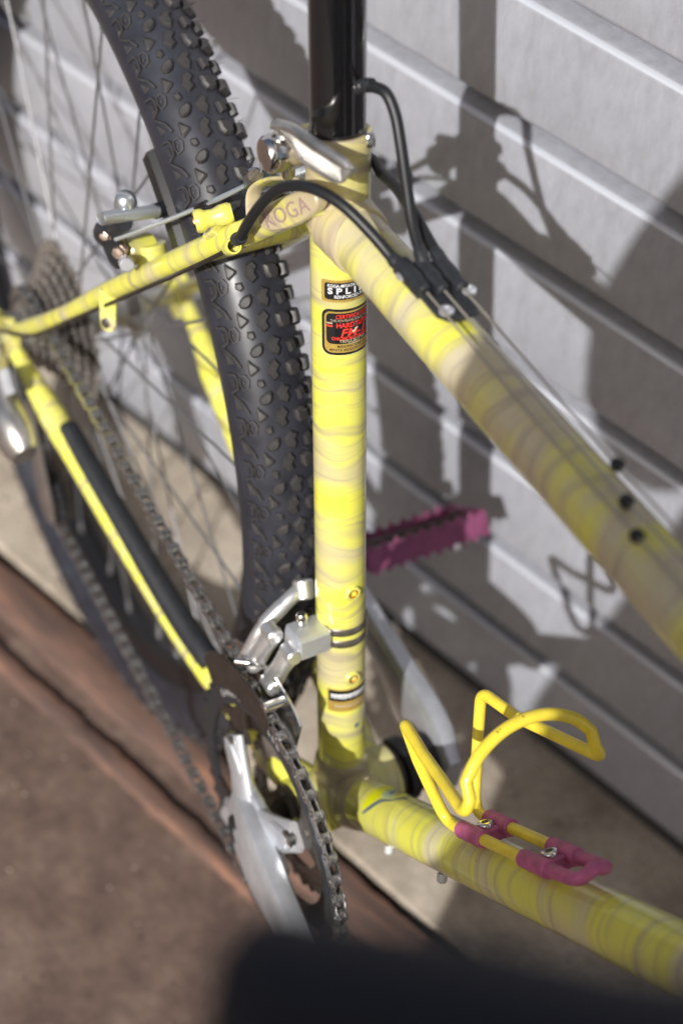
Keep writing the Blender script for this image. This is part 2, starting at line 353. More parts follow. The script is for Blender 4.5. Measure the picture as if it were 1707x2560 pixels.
def brown(N, L, b):
    tc = N.new('ShaderNodeTexCoord'); n1 = N.new('ShaderNodeTexNoise'); n1.inputs['Scale'].default_value = 16; n1.inputs['Detail'].default_value = 9; n1.inputs['Roughness'].default_value = 0.68; L.new(tc.outputs['Object'], n1.inputs['Vector'])
    n2 = N.new('ShaderNodeTexNoise'); n2.inputs['Scale'].default_value = 95; n2.inputs['Detail'].default_value = 4; L.new(tc.outputs['Object'], n2.inputs['Vector'])
    r1 = ramp(N, [(0.28, (0.060, 0.038, 0.031)), (0.5, (0.112, 0.073, 0.058)), (0.72, (0.175, 0.125, 0.10))]); L.new(n1.outputs[0], r1.inputs[0])
    r2 = ramp(N, [(0.35, (0.72, 0.70, 0.68)), (0.66, (1.3, 1.28, 1.24))]); L.new(n2.outputs[0], r2.inputs[0])
    mx = N.new('ShaderNodeMix'); mx.data_type = 'RGBA'; mx.blend_type = 'MULTIPLY'; mx.inputs[0].default_value = 0.9; L.new(r1.outputs[0], mx.inputs[6]); L.new(r2.outputs[0], mx.inputs[7]); mx.inputs[0].default_value = 0.45; L.new(mx.outputs[2], b.inputs['Base Color'])
    bp = N.new('ShaderNodeBump'); bp.inputs['Strength'].default_value = 0.4; bp.inputs['Distance'].default_value = 0.003; L.new(n2.outputs[0], bp.inputs['Height']); L.new(bp.outputs[0], b.inputs['Normal'])
BROWN = nodes_surface('weathered_brown_paving', brown, 0.85)
def slab(name, x0, x1, y0, y1, z0, z1, mat, ch=0.003):
    mb = MB().box(((x0 + x1) * 500, (y0 + y1) * 500, (z0 + z1) * 500), (1, 0, 0), (0, 1, 0), (x1 - x0) * 500, (y1 - y0) * 500, (z1 - z0) * 500, ch * 1000)
    return mb.build(name, mat)
tag(slab('concrete_path', -3, 2.5, 0.0925, 0.62, -0.08, 0.0, CONC), kind='structure')
tag(slab('paving', -3, 2.5, -3.5, 0.0865, -0.08, -0.006, BROWN), kind='structure')
def worn_rail(y0, y1, z0, z1, lab):
    rn = random.Random(int(y0 * 1e4)); N_ = 420; e0 = [0.0]; e1 = [0.0]
    for k in range(N_): e0.append(e0[-1] * .82 + rn.gauss(0, .75)); e1.append(e1[-1] * .82 + rn.gauss(0, .75))
    vs = []; fs = []
    for k in range(N_ + 1):
        x = -1600 + 2800 * k / N_; a_, b_ = y0 * 1000 + e0[k], y1 * 1000 + e1[k]; zt = z1 * 1000 + rn.gauss(0, .12)
        vs += [(x, a_, z0 * 1000), (x, a_ + .3, zt - 1.2), (x, a_ + 2.0, zt), (x, (a_ + b_) / 2, zt + rn.gauss(0, .2)), (x, b_ - 2.0, zt), (x, b_ - .3, zt - 1.2), (x, b_, z0 * 1000)]
    for k in range(N_):
        for j in range(6): fs.append((k * 7 + j, k * 7 + j + 7, k * 7 + j + 8, k * 7 + j + 1))
    mb = MB(); mb.add(vs, fs); o = mb.build('rusty_rail', RUST, None, 60)
    return tag(o, lab, 'rail', 'rusty rails let into the paving')
worn_rail(0.046, 0.083, -0.0055, 0.005, 'broad rusty steel rail set in the paving beside the rear wheel')
worn_rail(0.010, 0.027, -0.0055, 0.002, 'narrow rusty steel rail on the camera side of the broad one')
rg = random.Random(11); mb = MB()
for k in range(900):
    x = rg.uniform(-900, 300); y = rg.choice([rg.uniform(-420, 80), rg.uniform(95, 275)]); r_ = rg.uniform(.6, 2.0) * (1 if rg.random() < .93 else 2.2); z = -6 if y < 86 else 0
    vs = []
    for (px, py_, pz) in ((1, 0, 0), (-1, 0, 0), (0, 1, 0), (0, -1, 0), (0, 0, 1), (0, 0, -1)):
        q = rg.uniform(.6, 1.25) * r_; vs.append((x + px * q, y + py_ * q, z + r_ * .45 + pz * q * .8))
    mb.add(vs, [(0, 2, 4), (2, 1, 4), (1, 3, 4), (3, 0, 4), (2, 0, 5), (1, 2, 5), (3, 1, 5), (0, 3, 5)], rg.choice((0, 0, 1)))
tag(mb.build('grit', [simple('pale_grit', (.34, .29, .24), .9), simple('dark_grit', (.06, .05, .045), .9)], None, 20), 'loose grit scattered over the paving', 'grit', kind='stuff')

# ================================================================== BICYCLE
bike = bpy.data.objects.new('bicycle', None); COL.objects.link(bike); bike['base'] = 1
bike.matrix_world = BM.to_4x4()
bike.location = Vector((0, 0, BB_H)) - BM @ Vector((0, 0, BB_H))
tag(bike, 'smoke marbled yellow bicycle with yellow bottle cage standing by the clad wall', 'bicycle')
def tubeline(a, b_, n): a = Vector(a); b_ = Vector(b_); return [a + (b_ - a) * (i / n) for i in range(n + 1)]

# ---- seat tube
seat_tube = MB().tube(tubeline(ST * 8, ST * 425, 40), 14.3, 48, up=SF).build('seat_tube', P_SEAT, bike)
def cyl_map(vs, axis, fwd, side, t0, r):
    """(x,y) mm on the flattened tube surface -> 3D; x is measured towards the bicycle's left from the front line"""
    o = []
    for x, y in vs:
        a = x / r; o.append(axis * (t0 + y) + fwd * math.cos(a) * r + side * math.sin(a) * r)
    return o
def decal(t0, layers, name='decal'):
    mb = MB(); mats = []
    for kind, mat, lift, dat in layers:
        if mat not in mats: mats.append(mat)
        vs, fs = dat
        mb.add(cyl_map(vs, ST, SF, Y, t0, 14.3 + lift), fs, mats.index(mat))
    return mb.build(name, mats, seat_tube)
def shift(d, dx, dy): return ([(a + dx, b_ + dy) for a, b_ in d[0]], d[1])
def txt(t, size, w, x, y, bold=0, shear=0): return shift(text_tris(t, size, w, bold, shear), x, y)
def pol(p, step=1.2): return fill_poly(p, step)
d1 = decal(364.4, [('p', DECGOLD, 0.06, pol(rrect(32.5, 12.4, 1.4))), ('p', DECBLK, 0.10, pol(rrect(29.0, 9.4, 1.6))),
    ('t', DECWHT, 0.15, txt('KOGA-MIYATA HARDTLITE', 2.5, 25.5, 0, 3.05, 0.02)),
    ('t', DECWHT, 0.15, txt('S P L I N E', 4.6, 25.5, 0, 0.15, 0.11)),
    ('t', DECWHT, 0.15, txt('REINFORCED-TUBING', 2.5, 21, 1.2, -3.05, 0.02)),
    ('p', DECBLK, 0.10, pol(rrect(0.5, 0.5, 0.2, 3, 0, 5.45))), ('p', DECBLK, 0.10, pol(rrect(0.5, 0.5, 0.2, 3, 0, -5.45)))])
tag(d1, 'black and gold tubing decal near the top of the seat tube')
d2 = decal(341.1, [('p', DECBLK, 0.06, pol(rrect(32.5, 26.4, 4.6))), ('p', DECGOLD, 0.10, pol(rrect(29.6, 23.6, 3.6))), ('p', DECBLK, 0.14, pol(rrect(27.4, 17.6, 2.6, 6, 0, 2.1))),
    ('t', DECRED, 0.19, txt('CERTIFICATION', 3.0, 19.5, 1.0, 9.0, 0.05, 0.25)),
    ('t', DECTAN, 0.19, txt('THIS KM-FRAME IS BUILT WITH', 2.1, 24, 0.3, 6.75)),
    ('t', DECRED, 0.19, txt('HARDTLITE', 3.9, 18.2, 0.7, 4.0, 0.07)),
    ('t', DECRED, 0.19, txt('FM-1', 6.4, 14.5, 1.0, -0.35, 0.12, 0.25)),
    ('t', DECRED, 0.19, txt('CHROME MOLYBDENUM', 2.4, 22.5, 0.3, -3.55, 0.05)),
    ('t', DECTAN, 0.19, txt('TRIPLE BUTTED', 2.3, 15.5, 0.8, -5.2, 0.03)), ('t', DECTAN, 0.19, txt('TUBING', 2.1, 7.2, 0.8, -6.55, 0.03)),
    ('t', DECBLK, 0.16, txt('MANUFACTURED BY', 2.0, 17, 0.6, -8.2, 0.03)), ('t', DECBLK, 0.16, txt('MIYATA INDUSTRY CO.LTD.', 2.0, 24, 0, -10.2, 0.03)),
    ('p', DECTAN, 0.18, pol(rrect(3.2, 0.75, 0.1, 2, -12.0, 5.2))), ('p', DECRED, 0.18, pol(rrect(3.2, 1.0, 0.1, 2, -12.0, 3.6))),
    ('p', DECRED, 0.18, pol(rrect(3.2, 1.0, 0.1, 2, 12.0, 3.6))),
    ('p', DECCHIP, 0.36, pol([(-0.2, -0.6), (1.4, -0.2), (1.9, 0.9), (3.2, 1.6), (2.2, 1.9), (1.3, 1.7), (0.9, 0.6), (-0.3, 0.5)], 0.8))])
tag(d2, 'large black and gold certificate decal with red lettering on the seat tube')
d3 = decal(90.6, [('p', DECGOLD, 0.06, pol(rrect(31, 17.6, 1.0))), ('p', DECBLK, 0.10, pol(rrect(29.5, 8.4, 0.6, 4, 0.2, 3.6))),
    ('p', DECTAN, 0.09, pol(rrect(22, 1.2, .3, 3, 0, -4.2)))] + [('p', DECWHT, 0.15, pol(rrect(random.uniform(.55, .8), random.uniform(3.0, 4.2), .15, 2, -13 + k * 1.18, 3.5))) for k in range(23)] + [('p', DECWHT, 0.15, pol(rrect(26, .7, .2, 2, 0, 4.4)))])
tag(d3, 'small black and gold decal low on the seat tube')
d4 = decal(68, [('p', BLUEG, 0.06, pol(rrect(3.0, 4.0, 1.4, 5, 3, 0)))]); tag(d4, 'tiny round blue sticker low on the seat tube')
for t in (107.0, 171.0):
    b = MB().lathe(ST * t + SF * 13.2, SF, [(0, 5.2), (1.6, 5.0), (2.3, 4.3), (2.4, 3.0), (0.6, 2.6)], 20).build('bottle_boss', P_SEAT, seat_tube)
    MB().lathe(ST * t + SF * 13.6, SF, [(0.0, 2.9), (1.9, 2.9), (1.9, 2.2), (0.4, 2.1)], 16).build('thread_insert', GOLD, seat_tube)
# ---- seat lug: sleeve with a pointed lower edge, thick collar, slot ears
mb = MB(); seg = 56; rows = [0, .03, .06, .5, .78, .80, .84, .97, 1.0]
vs = []; at = []
for j, q in enumerate(rows):
    for k in range(seg):
        a = 2 * math.pi * k / seg; d = abs((math.degrees(a) + 180) % 360 - 180)
        tb = 377.5 + 14 * (1 - math.exp(-(d / 34) ** 1.3)); tt = LS + 1.2 * math.cos(a); t = tb + (tt - tb) * q
        r = (14.4, 15.4, 15.75, 15.8, 15.9, 16.2, 16.5, 16.4, 15.8)[j]
        vs.append(sp(t, math.cos(a) * r, math.sin(a) * r)); at.append((math.cos(a) * r, math.sin(a) * r, t))
for k in range(seg):
    a = 2 * math.pi * k / seg; tt = LS + 1.2 * math.cos(a) - 0.2; vs.append(sp(tt, math.cos(a) * 13.7, math.sin(a) * 13.7)); at.append((0, 0, tt))
for k in range(seg):
    a = 2 * math.pi * k / seg; vs.append(sp(LS - 14, math.cos(a) * 13.6, math.sin(a) * 13.6)); at.append((0, 0, LS))
fs = []
for j in range(len(rows) + 1):
    for k in range(seg):
        k2 = (k + 1) % seg; fs.append((j * seg + k, j * seg + k2, (j + 1) * seg + k2, (j + 1) * seg + k))
mb.add(vs, fs, 0, at)
seat_lug = mb.build('seat_lug', P_LUG, bike, 50)
for s in (-1, 1):
    MB().prism([(-25, -9), (-12, -9), (-12, 9), (-22, 9), (-25, 6)], ST * 430, SF, ST, -3.5 + s * 6, 3.5 + s * 6, 1.2).build('clamp_ear', P_LUG, seat_lug)
MB().cyl(sp(430, -17, 12), sp(430, -17, 22), 6.5, 20).build('clamp_nut', CHROME, seat_lug)
MB().lathe(sp(438.5, 12.6, 9.6), ST, [(0, 3.4), (4.0, 3.3), (5.5, 2.5), (6.0, 1.0)], 16).build('lug_nub', CHROME, seat_lug)
# ---- seat post
MB().lathe(ST * 380, ST, [(0, 13.2), (63, 13.3), (66, 13.35), (300, 13.35), (320, 13.3)], 48).build('seat_post', GLOSS, bike)
# ---- quick release
qr = MB().lathe(sp(430, -17, -8), -Y, [(0, 5), (0.5, 6.8), (3.5, 6.9), (4.0, 8.3), (6, 9.0), (18, 9.6), (21.0, 9.3), (23.0, 7.9), (23.3, 6.5), (23.3, 0.5)], 40).build('quick_release', CHROME, bike)
MB().cyl(sp(433, -15, -19), sp(442, -14.5, -22), 5.6, 28, ch=1.6).build('lever_pivot', CHROME, qr)
MB().lathe(sp(424, -14, -20), -ST, [(0, 4.0), (5, 3.6), (7.5, 2.2), (8, .5)], 20).build('cam_screw', CHROME, qr)
# lever: rounded spine along the upper edge, recessed knurled panel below it
LP = spline([sp(441.5, -19, -21.5), sp(444, -13, -23.4), sp(449.0, 4, -25), sp(449.6, 21, -24.5), sp(449.2, 36, -22.5), sp(447.6, 49, -19)], 6)
n = len(LP); nrm = Vector((0.50, -0.74, 0.45)).normalized(); mb = MB(); vs = []; secl = []
for i in range(n):
    q = i / (n - 1); t = (LP[min(i + 1, n - 1)] - LP[max(i - 1, 0)]).normalized(); w = nrm.cross(t).normalized()
    if w.z < 0: w = -w
    nn = w.cross(t) if w.cross(t).dot(nrm) > 0 else t.cross(w)
    up = 4.6 - 1.2 * q; lo = 1.2 + 8.8 * min(1, max(0, (q - .22) / .35)); th = 4.4 - 2.4 * q; rd = 1.0
    if q > .88: k = math.sqrt(max(0.02, 1 - ((q - .88) / .12) ** 2)); up *= k; lo *= k; rd = k
    if q < .1: k = math.sqrt(max(.05, 1 - ((.1 - q) / .1) ** 2)); up *= k; lo *= k
    secl.append((t, w, nn, up, lo, th))
    for a_, h in ((up, 0), (up * .8, th * .7), (up * .35, th), (-lo * .12, th * .82), (-lo * .2, th * .42), (-lo * .84, th * .30), (-lo * .90, th * .62), (-lo, th * .45), (-lo, -th * .4), (-lo * .5, -th * .8), (up * .5, -th)):
        vs.append(LP[i] + w * a_ + nn * h)
sgn = 11
fs = [(i * sgn + k, i * sgn + (k + 1) % sgn, (i + 1) * sgn + (k + 1) % sgn, (i + 1) * sgn + k) for i in range(n - 1) for k in range(sgn)] + [tuple(range(sgn - 1, -1, -1)), tuple((n - 1) * sgn + k for k in range(sgn))]
mb.add(vs, fs)
for i in range(9, n - 3):
    t, w, nn, up, lo, th = secl[i]
    for q in (0, .34, .67):
        c = LP[i].lerp(LP[i + 1], q)
        mb.box(c - w * lo * .87 + nn * th * .62, t, w, 0.3, 0.3, 0.35, .1); mb.box(c - w * lo * .14 + nn * th * .80, t, w, 0.3, 0.3, 0.35, .1)
        mb.box(c - w * lo * .5 + nn * (th * .36 + .12), t + w * .5, w, 0.17, lo * .33, 0.22, .05)
mb.build('lever', [ALLOY], qr, 42)

# ---- top tube
top_tube = MB().tube(tubeline(T0 + TD * 10, T0 + TD * 462, 40), 14.8, 48, up=TN).build('top_tube', P_TOP, bike)
mb = MB(); vs = []; at = []; seg = 48
prof = [(4, 17.4), (13, 17.0), (18, 16.6), (21.5, 16.4), (22.6, 16.0), (22.9, 14.7)]
for h, r in prof:
    for k in range(seg):
        a = 2 * math.pi * k / seg; hh = h + (4.5 * (-math.cos(a)) + 2.0 * abs(math.sin(a))) * min(1, h / 18)
        vs.append(T0 + TD * hh + TN * math.cos(a) * r + Y * math.sin(a) * r); at.append((math.cos(a) * r, math.sin(a) * r, h))
fs = [(i * seg + k, i * seg + (k + 1) % seg, (i + 1) * seg + (k + 1) % seg, (i + 1) * seg + k) for i in range(len(prof) - 1) for k in range(seg)]
mb.add(vs, fs, 0, at); mb.build('lug_socket', P_LUG, seat_lug, 50)
# ---- down tube, head tube, shell
down_tube = MB().tube(tubeline(DD * 14, DD * 535, 44), 15.7, 48, up=DN).build('down_tube', P_DOWN, bike)
def dt_patch(poly, lift):
    vs, fs = fill_poly([(x, math.radians(a) * 15.7) for x, a in poly], 1.2); r = 15.7 + lift
    return [DD * x + DN * math.cos(s_ / 15.7) * r - Y * math.sin(s_ / 15.7) * r for x, s_ in vs], fs
mb = MB()
for mi, lift, poly in ((0, .06, [(61.9, 62.7), (63.3, 43.2), (62.9, 17.9), (61.5, -8.0), (57.0, -42.0), (66.3, -42.9), (69.8, -10.6), (72.5, 9.3), (74.5, 24.7), (70.7, 44.2)]),
                       (1, .10, [(63.2, 69.3), (69.4, 50.0), (78.2, 20.7), (87.0, 13.5), (92.7, -15.5), (96.1, -10.6), (88.6, 16.8), (81.0, 26.9), (73.9, 50.9), (66.6, 67.3)]),
                       (2, .07, [(72.5, 9.3), (70.8, -8.8), (71.8, -34.0), (82.2, -3.2), (85.0, 12.2), (77.2, 18.5)]), (0, .09, [(87.3, 8.9), (85.6, -9.1), (77.7, -42.1), (90.0, -17.9), (91.1, 8.4)]),
                       (1, .12, [(76, -2), (74.5, -22), (78, -14), (79.5, 2)])):
    v_, f_ = dt_patch(poly, lift); mb.add(v_, f_, mi)
tag(mb.build('decal', [NEON, BLUEG, PALEG], down_tube), 'neon yellow winged sticker with slate blue edge at the lower end of the down tube')
for t_, y_, d_ in ((79.6, -8, -17), (146.4, -8, -16)):
    MB().lathe(DD * t_ - Y * 9 - DN * 13, -DN - Y * .4, [(0, 3.0), (4.2, 2.8), (5.2, 1.8), (5.4, .6)], 14).build('cable_guide', simple('white_plastic', (.45, .45, .46), .45), down_tube)
HA = Vector((-0.326, 0, 0.9455)); HB = Vector((364, 0, 352))
head_tube = MB().lathe(HB, HA, [(-6, 15), (-5, 18), (3, 18), (6, 17), (130, 17), (133, 18), (140, 18), (142, 15)], 32).build('head_tube', P_DOWN, bike)
bb = MB().lathe((0, 34, 0), -Y, [(-.5, 17), (0, 19.8), (4, 20.2), (64, 20.2), (68, 19.8), (68.5, 17)], 40).build('bottom_bracket_shell', P_DOWN, bike)
# lug sockets of the shell
MB().lathe(O, ST, [(6, 18.5), (24, 17.2), (32, 16.0), (34, 15.2), (34.3, 14.0)], 40).build('seat_tube_socket', P_LUG, bb)
MB().lathe(O, DD, [(6, 19.5), (28, 18.0), (36, 17.0), (38, 16.4), (38.4, 15.2)], 40).build('down_tube_socket', P_LUG, bb)
for s in (-1, 1):
    MB().tube(spline([(-4, s * 14, 2), (-24, s * 24, 0), (-46, s * 29, -3)], 4), [15, 13.5, 13, 12.5, 12, 11.5, 11.2, 11, 10.8], 24).build('chain_stay_socket', P_DOWN, bb)
    MB().lathe((0, s * 34, 0), Y * s, [(0, 19), (2.5, 19), (3, 17), (7, 16.5), (7.5, 14), (12, 8.8), (22, 8.5)], 32).build('bearing_cup', DARKM, bb)

# ---- seat stays
def stay_pts(s): return [(-122, s * 15.5, 395), (-139.5, s * 18.5, 372), (-162, s * 24.5, 341), (-191.4, s * 32, 304), (-227.3, s * 40, 257), (-278.3, s * 48.5, 191), (-323.3, s * 57, 129), (-392, s * 66, 45)]
stays = []
for s in (-1, 1):
    P = spline(stay_pts(s)[0 if s < 0 else 1:], 5); n = len(P)
    stays.append(MB().tube(P, [7.9 - 2.4 * (i / (n - 1)) for i in range(n)], 28).build('seat_stay', P_STAY, bike))
    # long flat oval cap on the outer face of the stay, embossed
    cc = Vector((-129.5, s * 25.2, 383.5)); ex = Vector((0.60, s * -0.16, 0.785)).normalized(); nrm_c = Vector((0.22, s * 0.97, 0.02)); nrm_c = (nrm_c - nrm_c.dot(ex) * ex).normalized(); ey = nrm_c.cross(ex)
    ol = [(27.5 * math.copysign(abs(math.cos(2 * math.pi * k / 44)) ** .8, math.cos(2 * math.pi * k / 44)), 7.4 * math.copysign(abs(math.sin(2 * math.pi * k / 44)) ** .9, math.sin(2 * math.pi * k / 44))) for k in range(44)]
    mb = MB(); mb.prism(ol, cc, ex, ey, -7.0, 0.6, 0.9)
    if s < 0:
        v_, f_ = text_tris('KOGA', 11.2, 41.0, 0.0, 0.0, 1.05); ez = ex.cross(ey)
        bmx = bmesh.new(); vv = [bmx.verts.new((a, b_, 0)) for a, b_ in v_]
        for f in f_:
            try: bmx.faces.new([vv[i] for i in f])
            except Exception: pass
        r_ = bmesh.ops.extrude_face_region(bmx, geom=bmx.faces[:]); bmesh.ops.translate(bmx, verts=[q for q in r_['geom'] if isinstance(q, bmesh.types.BMVert)], vec=(0, 0, 0.8)); bmx.verts.index_update(); bmesh.ops.recalc_face_normals(bmx, faces=bmx.faces)
        mb.add([cc + ex * q.co.x + ey * q.co.y + ez * (q.co.z + 0.4) for q in bmx.verts], [tuple(q.index for q in f.verts) for f in bmx.faces], 1); bmx.free()
    if s > 0: continue
    cap = mb.build('stay_cap', [P_LUG, KOGAM], stays[-1], 30)
    if s < 0: tag(cap, 'flat oval end of the seat stay with raised lettering')
rs = stays[0]
# pump peg / barrel boss on the right stay, cable stop, rack eyelet, brake boss
MB().lathe(Vector((-188, -43, 329)), Vector((0.22, 0.9, .25)), [(1.5, 3.4), (0, 3.6), (0, 5.6), (1.0, 6.3), (4, 6.2), (6, 4.8), (10, 4.4), (13.5, 5.6), (18, 5.9), (20, 5.0)], 28).build('pump_peg', P_STAY, rs)
MB().lathe(Vector((-188, -43.1, 329)), Vector((0.22, 0.9, .25)), [(0.2, 4.9), (-0.6, 4.8), (-0.6, 3.5), (1.2, 3.1), (1.2, .3)], 24).build('thread_insert', GOLD, rs)
MB().prism([(-6, -4), (6, -4), (4, 4), (-4, 4)], Vector((-183, -33, 322)), (0.5, 0.2, 0.8), (0.6, 0.6, 0.1), -3, 6, 1.0).build('peg_bridge', P_STAY, rs)
fe = Vector((-152, -36.5, 349)); fd = Vector((-0.60, 0.10, -0.78)).normalized()
MB().lathe(Vector((-163, -34.5, 331)), -fd, [(-4, 2), (-3.6, 3.8), (0, 4.2), (6, 4.4), (7, 4.1), (7, 3.3), (2, 3.2)], 24).build('cable_stop', P_STAY, rs)
MB().prism([(0, 5), (22, 5.5), (26, 4), (28, 0), (26, -4), (22, -5.5), (0, -7)], Vector((-270, -51, 200)), (0.25, -0.1, -0.95), (0.75, 0.6, 0.15), -1.5, 1.5, .5).build('rack_eyelet', P_STAY, rs)
MB().lathe(Vector((-265, -53, 179)), (0.3, -.8, .4), [(0, 3.5), (3, 3.5), (3.2, 2), (3.2, .2)], 14).build('eyelet_bolt', CHROME, rs)
MB().tube(tubeline((-249, -33, 232), (-258, -33, 245), 2), 9.5, 24).build('brake_boss', P_STAY, rs)
MB().cyl((-262, -30, 240), (-257, -49, 243), 8.0, 24).build('brake_boss_stub', P_STAY, rs)
MB().cyl((-204, -30, 288), (-204, 30, 288), 6.5, 20).build('stay_bridge', P_STAY, rs)
MB().lathe((-172, 33, 326), Vector((.6, .1, .78)), [(-4, 2), (-3.6, 5.2), (8, 5.8), (8, 3.6)], 20).build('cable_stop', P_STAY, stays[1])
# thin bare wire from the stop to the rear
MB().tube(spline([fe + fd * 6, (-172, -36, 318), (-230, -46.5, 241), (-300, -60, 150), (-352, -70, 84), (-398, -80, 48)], 6), 1.3, 8).build('inner_wire', DARKM, bike)
# brake cable hanger strap between the stays
MB().tube(spline([(-178, -14, 330), (-184, -12.5, 345), (-176, -9, 359), (-160, -4, 372), (-146, 0, 380)], 6), 4.4, 16, sq=(1.0, 0.32), up=(0, 1, 0)).build('cable_hanger', P_LUG, rs)

# ---- chain stays and dropouts
cs = []
for s in (-1, 1):
    P = spline([(-386, s * 66, 30), (-352, s * 63.5, 25), (-330, s * 61, 20.5), (-300, s * 58, 15), (-230, s * 51, 4), (-134, s * 38, -13), (-40, s * 27, -4)], 5); n = len(P)
    rad = []
    for i in range(n):
        x = -P[i].x; rad.append(8.6 if x < 290 else (8.6 + (x - 290) / 40 * 1.2 if x < 330 else max(5.5, 9.8 - (x - 330) / 56 * 4.4)))
    c = MB().tube(P, rad, 24).build('chain_stay', P_STAY, bike); cs.append(c)
    MB().prism([(-22, -16), (6, -20), (20, -6), (22, 8), (16, 24), (6, 26), (-8, 14), (-24, 6)], Vector((AX.x, s * 66, AX.z)), (1, 0, 0), (0, 0, 1), -3, 3, .8).build('dropout', P_STAY, bike)
MB().tube(spline([(-318, -57, 22), (-300, -55, 19), (-230, -48, 9), (-160, -40, -2), (-118, -34.5, -4)], 5), [7.0] + [8.3] * 19 + [7.5], 20, sq=(1.0, 1.0)).build('chain_stay_protector', simple('neoprene', (0.012, 0.014, 0.018), .6, var=.3, scale=300), cs[0])
MB().cyl((-96, -27, -6), (-96, 27, -6), 7, 20).build('stay_bridge', P_STAY, cs[0])

# ---- rear wheel: tyre
def surf(th, s, h):
    e = Vector((math.cos(th), 0, math.sin(th))); p = s / rM
    return e * RM + (e * math.cos(p) - Y * math.sin(p)) * (rM + h)
mb = MB(); nu, nv = 200, 30; vs = []
for i in range(nu):
    for k in range(nv):
        p = 2 * math.pi * k / nv; vs.append(surf(2 * math.pi * i / nu, p * rM, -0.0))
mb.add(vs, [(i * nv + k, i * nv + (k + 1) % nv, ((i + 1) % nu) * nv + (k + 1) % nv, ((i + 1) % nu) * nv + k) for i in range(nu) for k in range(nv)])
tyre = mb.build('tyre', TYRE, bike); tyre.location = AX * 0.001 + Vector((0, 0, BB_H))
tag(tyre, 'knobbly black off road tyre of the rear wheel')
def knob_mb(mb, poly, H, dth=0.0, tp=0.82):
    """polygon in (mm round the tyre, mm across) raised off the casing, top a little smaller"""
    cx = sum(q[0] for q in poly) / len(poly); cy = sum(q[1] for q in poly) / len(poly); n = len(poly); vs = []
    for h, k in ((-0.6, 1.06), (H * .55, 1.0), (H, tp)):
        for a, b_ in poly:
            x = cx + (a - cx) * k; y = cy + (b_ - cy) * k; vs.append(surf(x / (RM + rM) + dth, y, h))
    fs = []
    for i in range(2):
        for k in range(n): fs.append((i * n + k, i * n + (k + 1) % n, (i + 1) * n + (k + 1) % n, (i + 1) * n + k))
    fs.append(tuple(2 * n + k for k in range(n))); mb.add(vs, fs)
def strip(pts, w):
    L_, R_ = [], []
    for i in range(len(pts)):
        a = Vector(pts[max(i - 1, 0)]); c = Vector(pts[min(i + 1, len(pts) - 1)]); d = (c - a).normalized(); nn = Vector((-d.y, d.x)) * w / 2
        L_.append(tuple(Vector(pts[i]) + nn)); R_.append(tuple(Vector(pts[i]) - nn))
    return L_, R_
def ridge_mb(mb, pts, w, H, dth=0.0):
    L_, R_ = strip(pts, w); n = len(pts); L2, R2 = strip(pts, w * .6); vs = []
    for i in range(n):
        for (q, h) in ((L_[i], -.5), (L2[i], H), (R2[i], H), (R_[i], -.5)): vs.append(surf(q[0] / (RM + rM) + dth, q[1], h))
    fs = [(i * 4 + k, i * 4 + k + 1, (i + 1) * 4 + k + 1, (i + 1) * 4 + k) for i in range(n - 1) for k in range(3)] + [(0, 1, 2, 3), ((n - 1) * 4 + 3, (n - 1) * 4 + 2, (n - 1) * 4 + 1, (n - 1) * 4)]
    mb.add(vs, fs)
NP = 74
def k_bracket(mb, d): ridge_mb(mb, [(5.8, 30.0), (5.2, 25.0), (2.0, 23.2), (-3.6, 24.2), (-6.0, 28.8)], 1.9, 1.7, d); knob_mb(mb, [(2.8, 28.5), (2, 26.4), (-2.2, 26.4), (-3.2, 28.6)], .7, d)
def k_dee(mb, d): ridge_mb(mb, [(3.8, 21.5), (4.2, 18.8), (1.0, 17.0), (-3.2, 18.2), (-4.4, 21), (-1, 22.6), (3.4, 22)], 1.4, 1.2, d); knob_mb(mb, [(1.4, 20.8), (0, 19.4), (-1.6, 20.8)], .8, d)
def k_tri_outer(mb, d): ridge_mb(mb, [(20.8, 28.5), (18, 25.8), (14.8, 22.6), (9.0, 20.2)], 1.9, 1.7, d); knob_mb(mb, [(18.5, 29.4), (11.5, 23.6), (10.6, 28.8)], .6, d)
def k_tri_mid(mb, d): knob_mb(mb, [(12.6, 15.2), (11.8, 16.0), (3.6, 16.2), (2.8, 15.2), (5.6, 10.6), (7.0, 10.2)], 1.9, d, .62)
def k_oval(mb, d): knob_mb(mb, [(20.8, 6.4), (20.4, 9.4), (18.8, 12.2), (16.4, 13.6), (14.0, 12.8), (13.2, 10.8), (13.8, 8.4), (15.6, 6.8), (18.4, 5.8)], 2.8, d, .68)
def k_center_a(mb, d): knob_mb(mb, [(9, 4.6), (3, 6.4), (-1.5, 3.4), (0, 0.6), (4, 1.6), (7.5, -.8), (10.5, 1.0)], 2.6, d)
def k_center_b(mb, d): knob_mb(mb, [(23.5, -1.0), (19.0, 3.2), (14.5, 2.4), (11.8, -1.2), (15.5, -3.0), (18.5, -1.8), (21.5, -4.0)], 2.6, d)
def k_left_oval(mb, d): knob_mb(mb, [(6.6, -5.2), (7.6, -9.2), (6.4, -12.6), (3.0, -14.8), (-1.0, -13.6), (-2.4, -10.6), (-1.4, -7.2), (1.6, -5.4)], 2.8, d, .72)
def k_left_small(mb, d): knob_mb(mb, [(17.6, -9.0), (18.4, -13.2), (12.4, -14.2), (11.4, -10.2)], 2.8, d)
def k_edge_a(mb, d): knob_mb(mb, [(5.2, -18.4), (6.6, -24.5), (4.6, -29.0), (-2.2, -29.0), (-3.6, -23.0), (-1.4, -18.2)], 3.6, d, .86)
def k_edge_b(mb, d): knob_mb(mb, [(18.4, -19.6), (19.8, -27.6), (12.2, -28.0), (11.0, -20.6)], 3.2, d, .86)
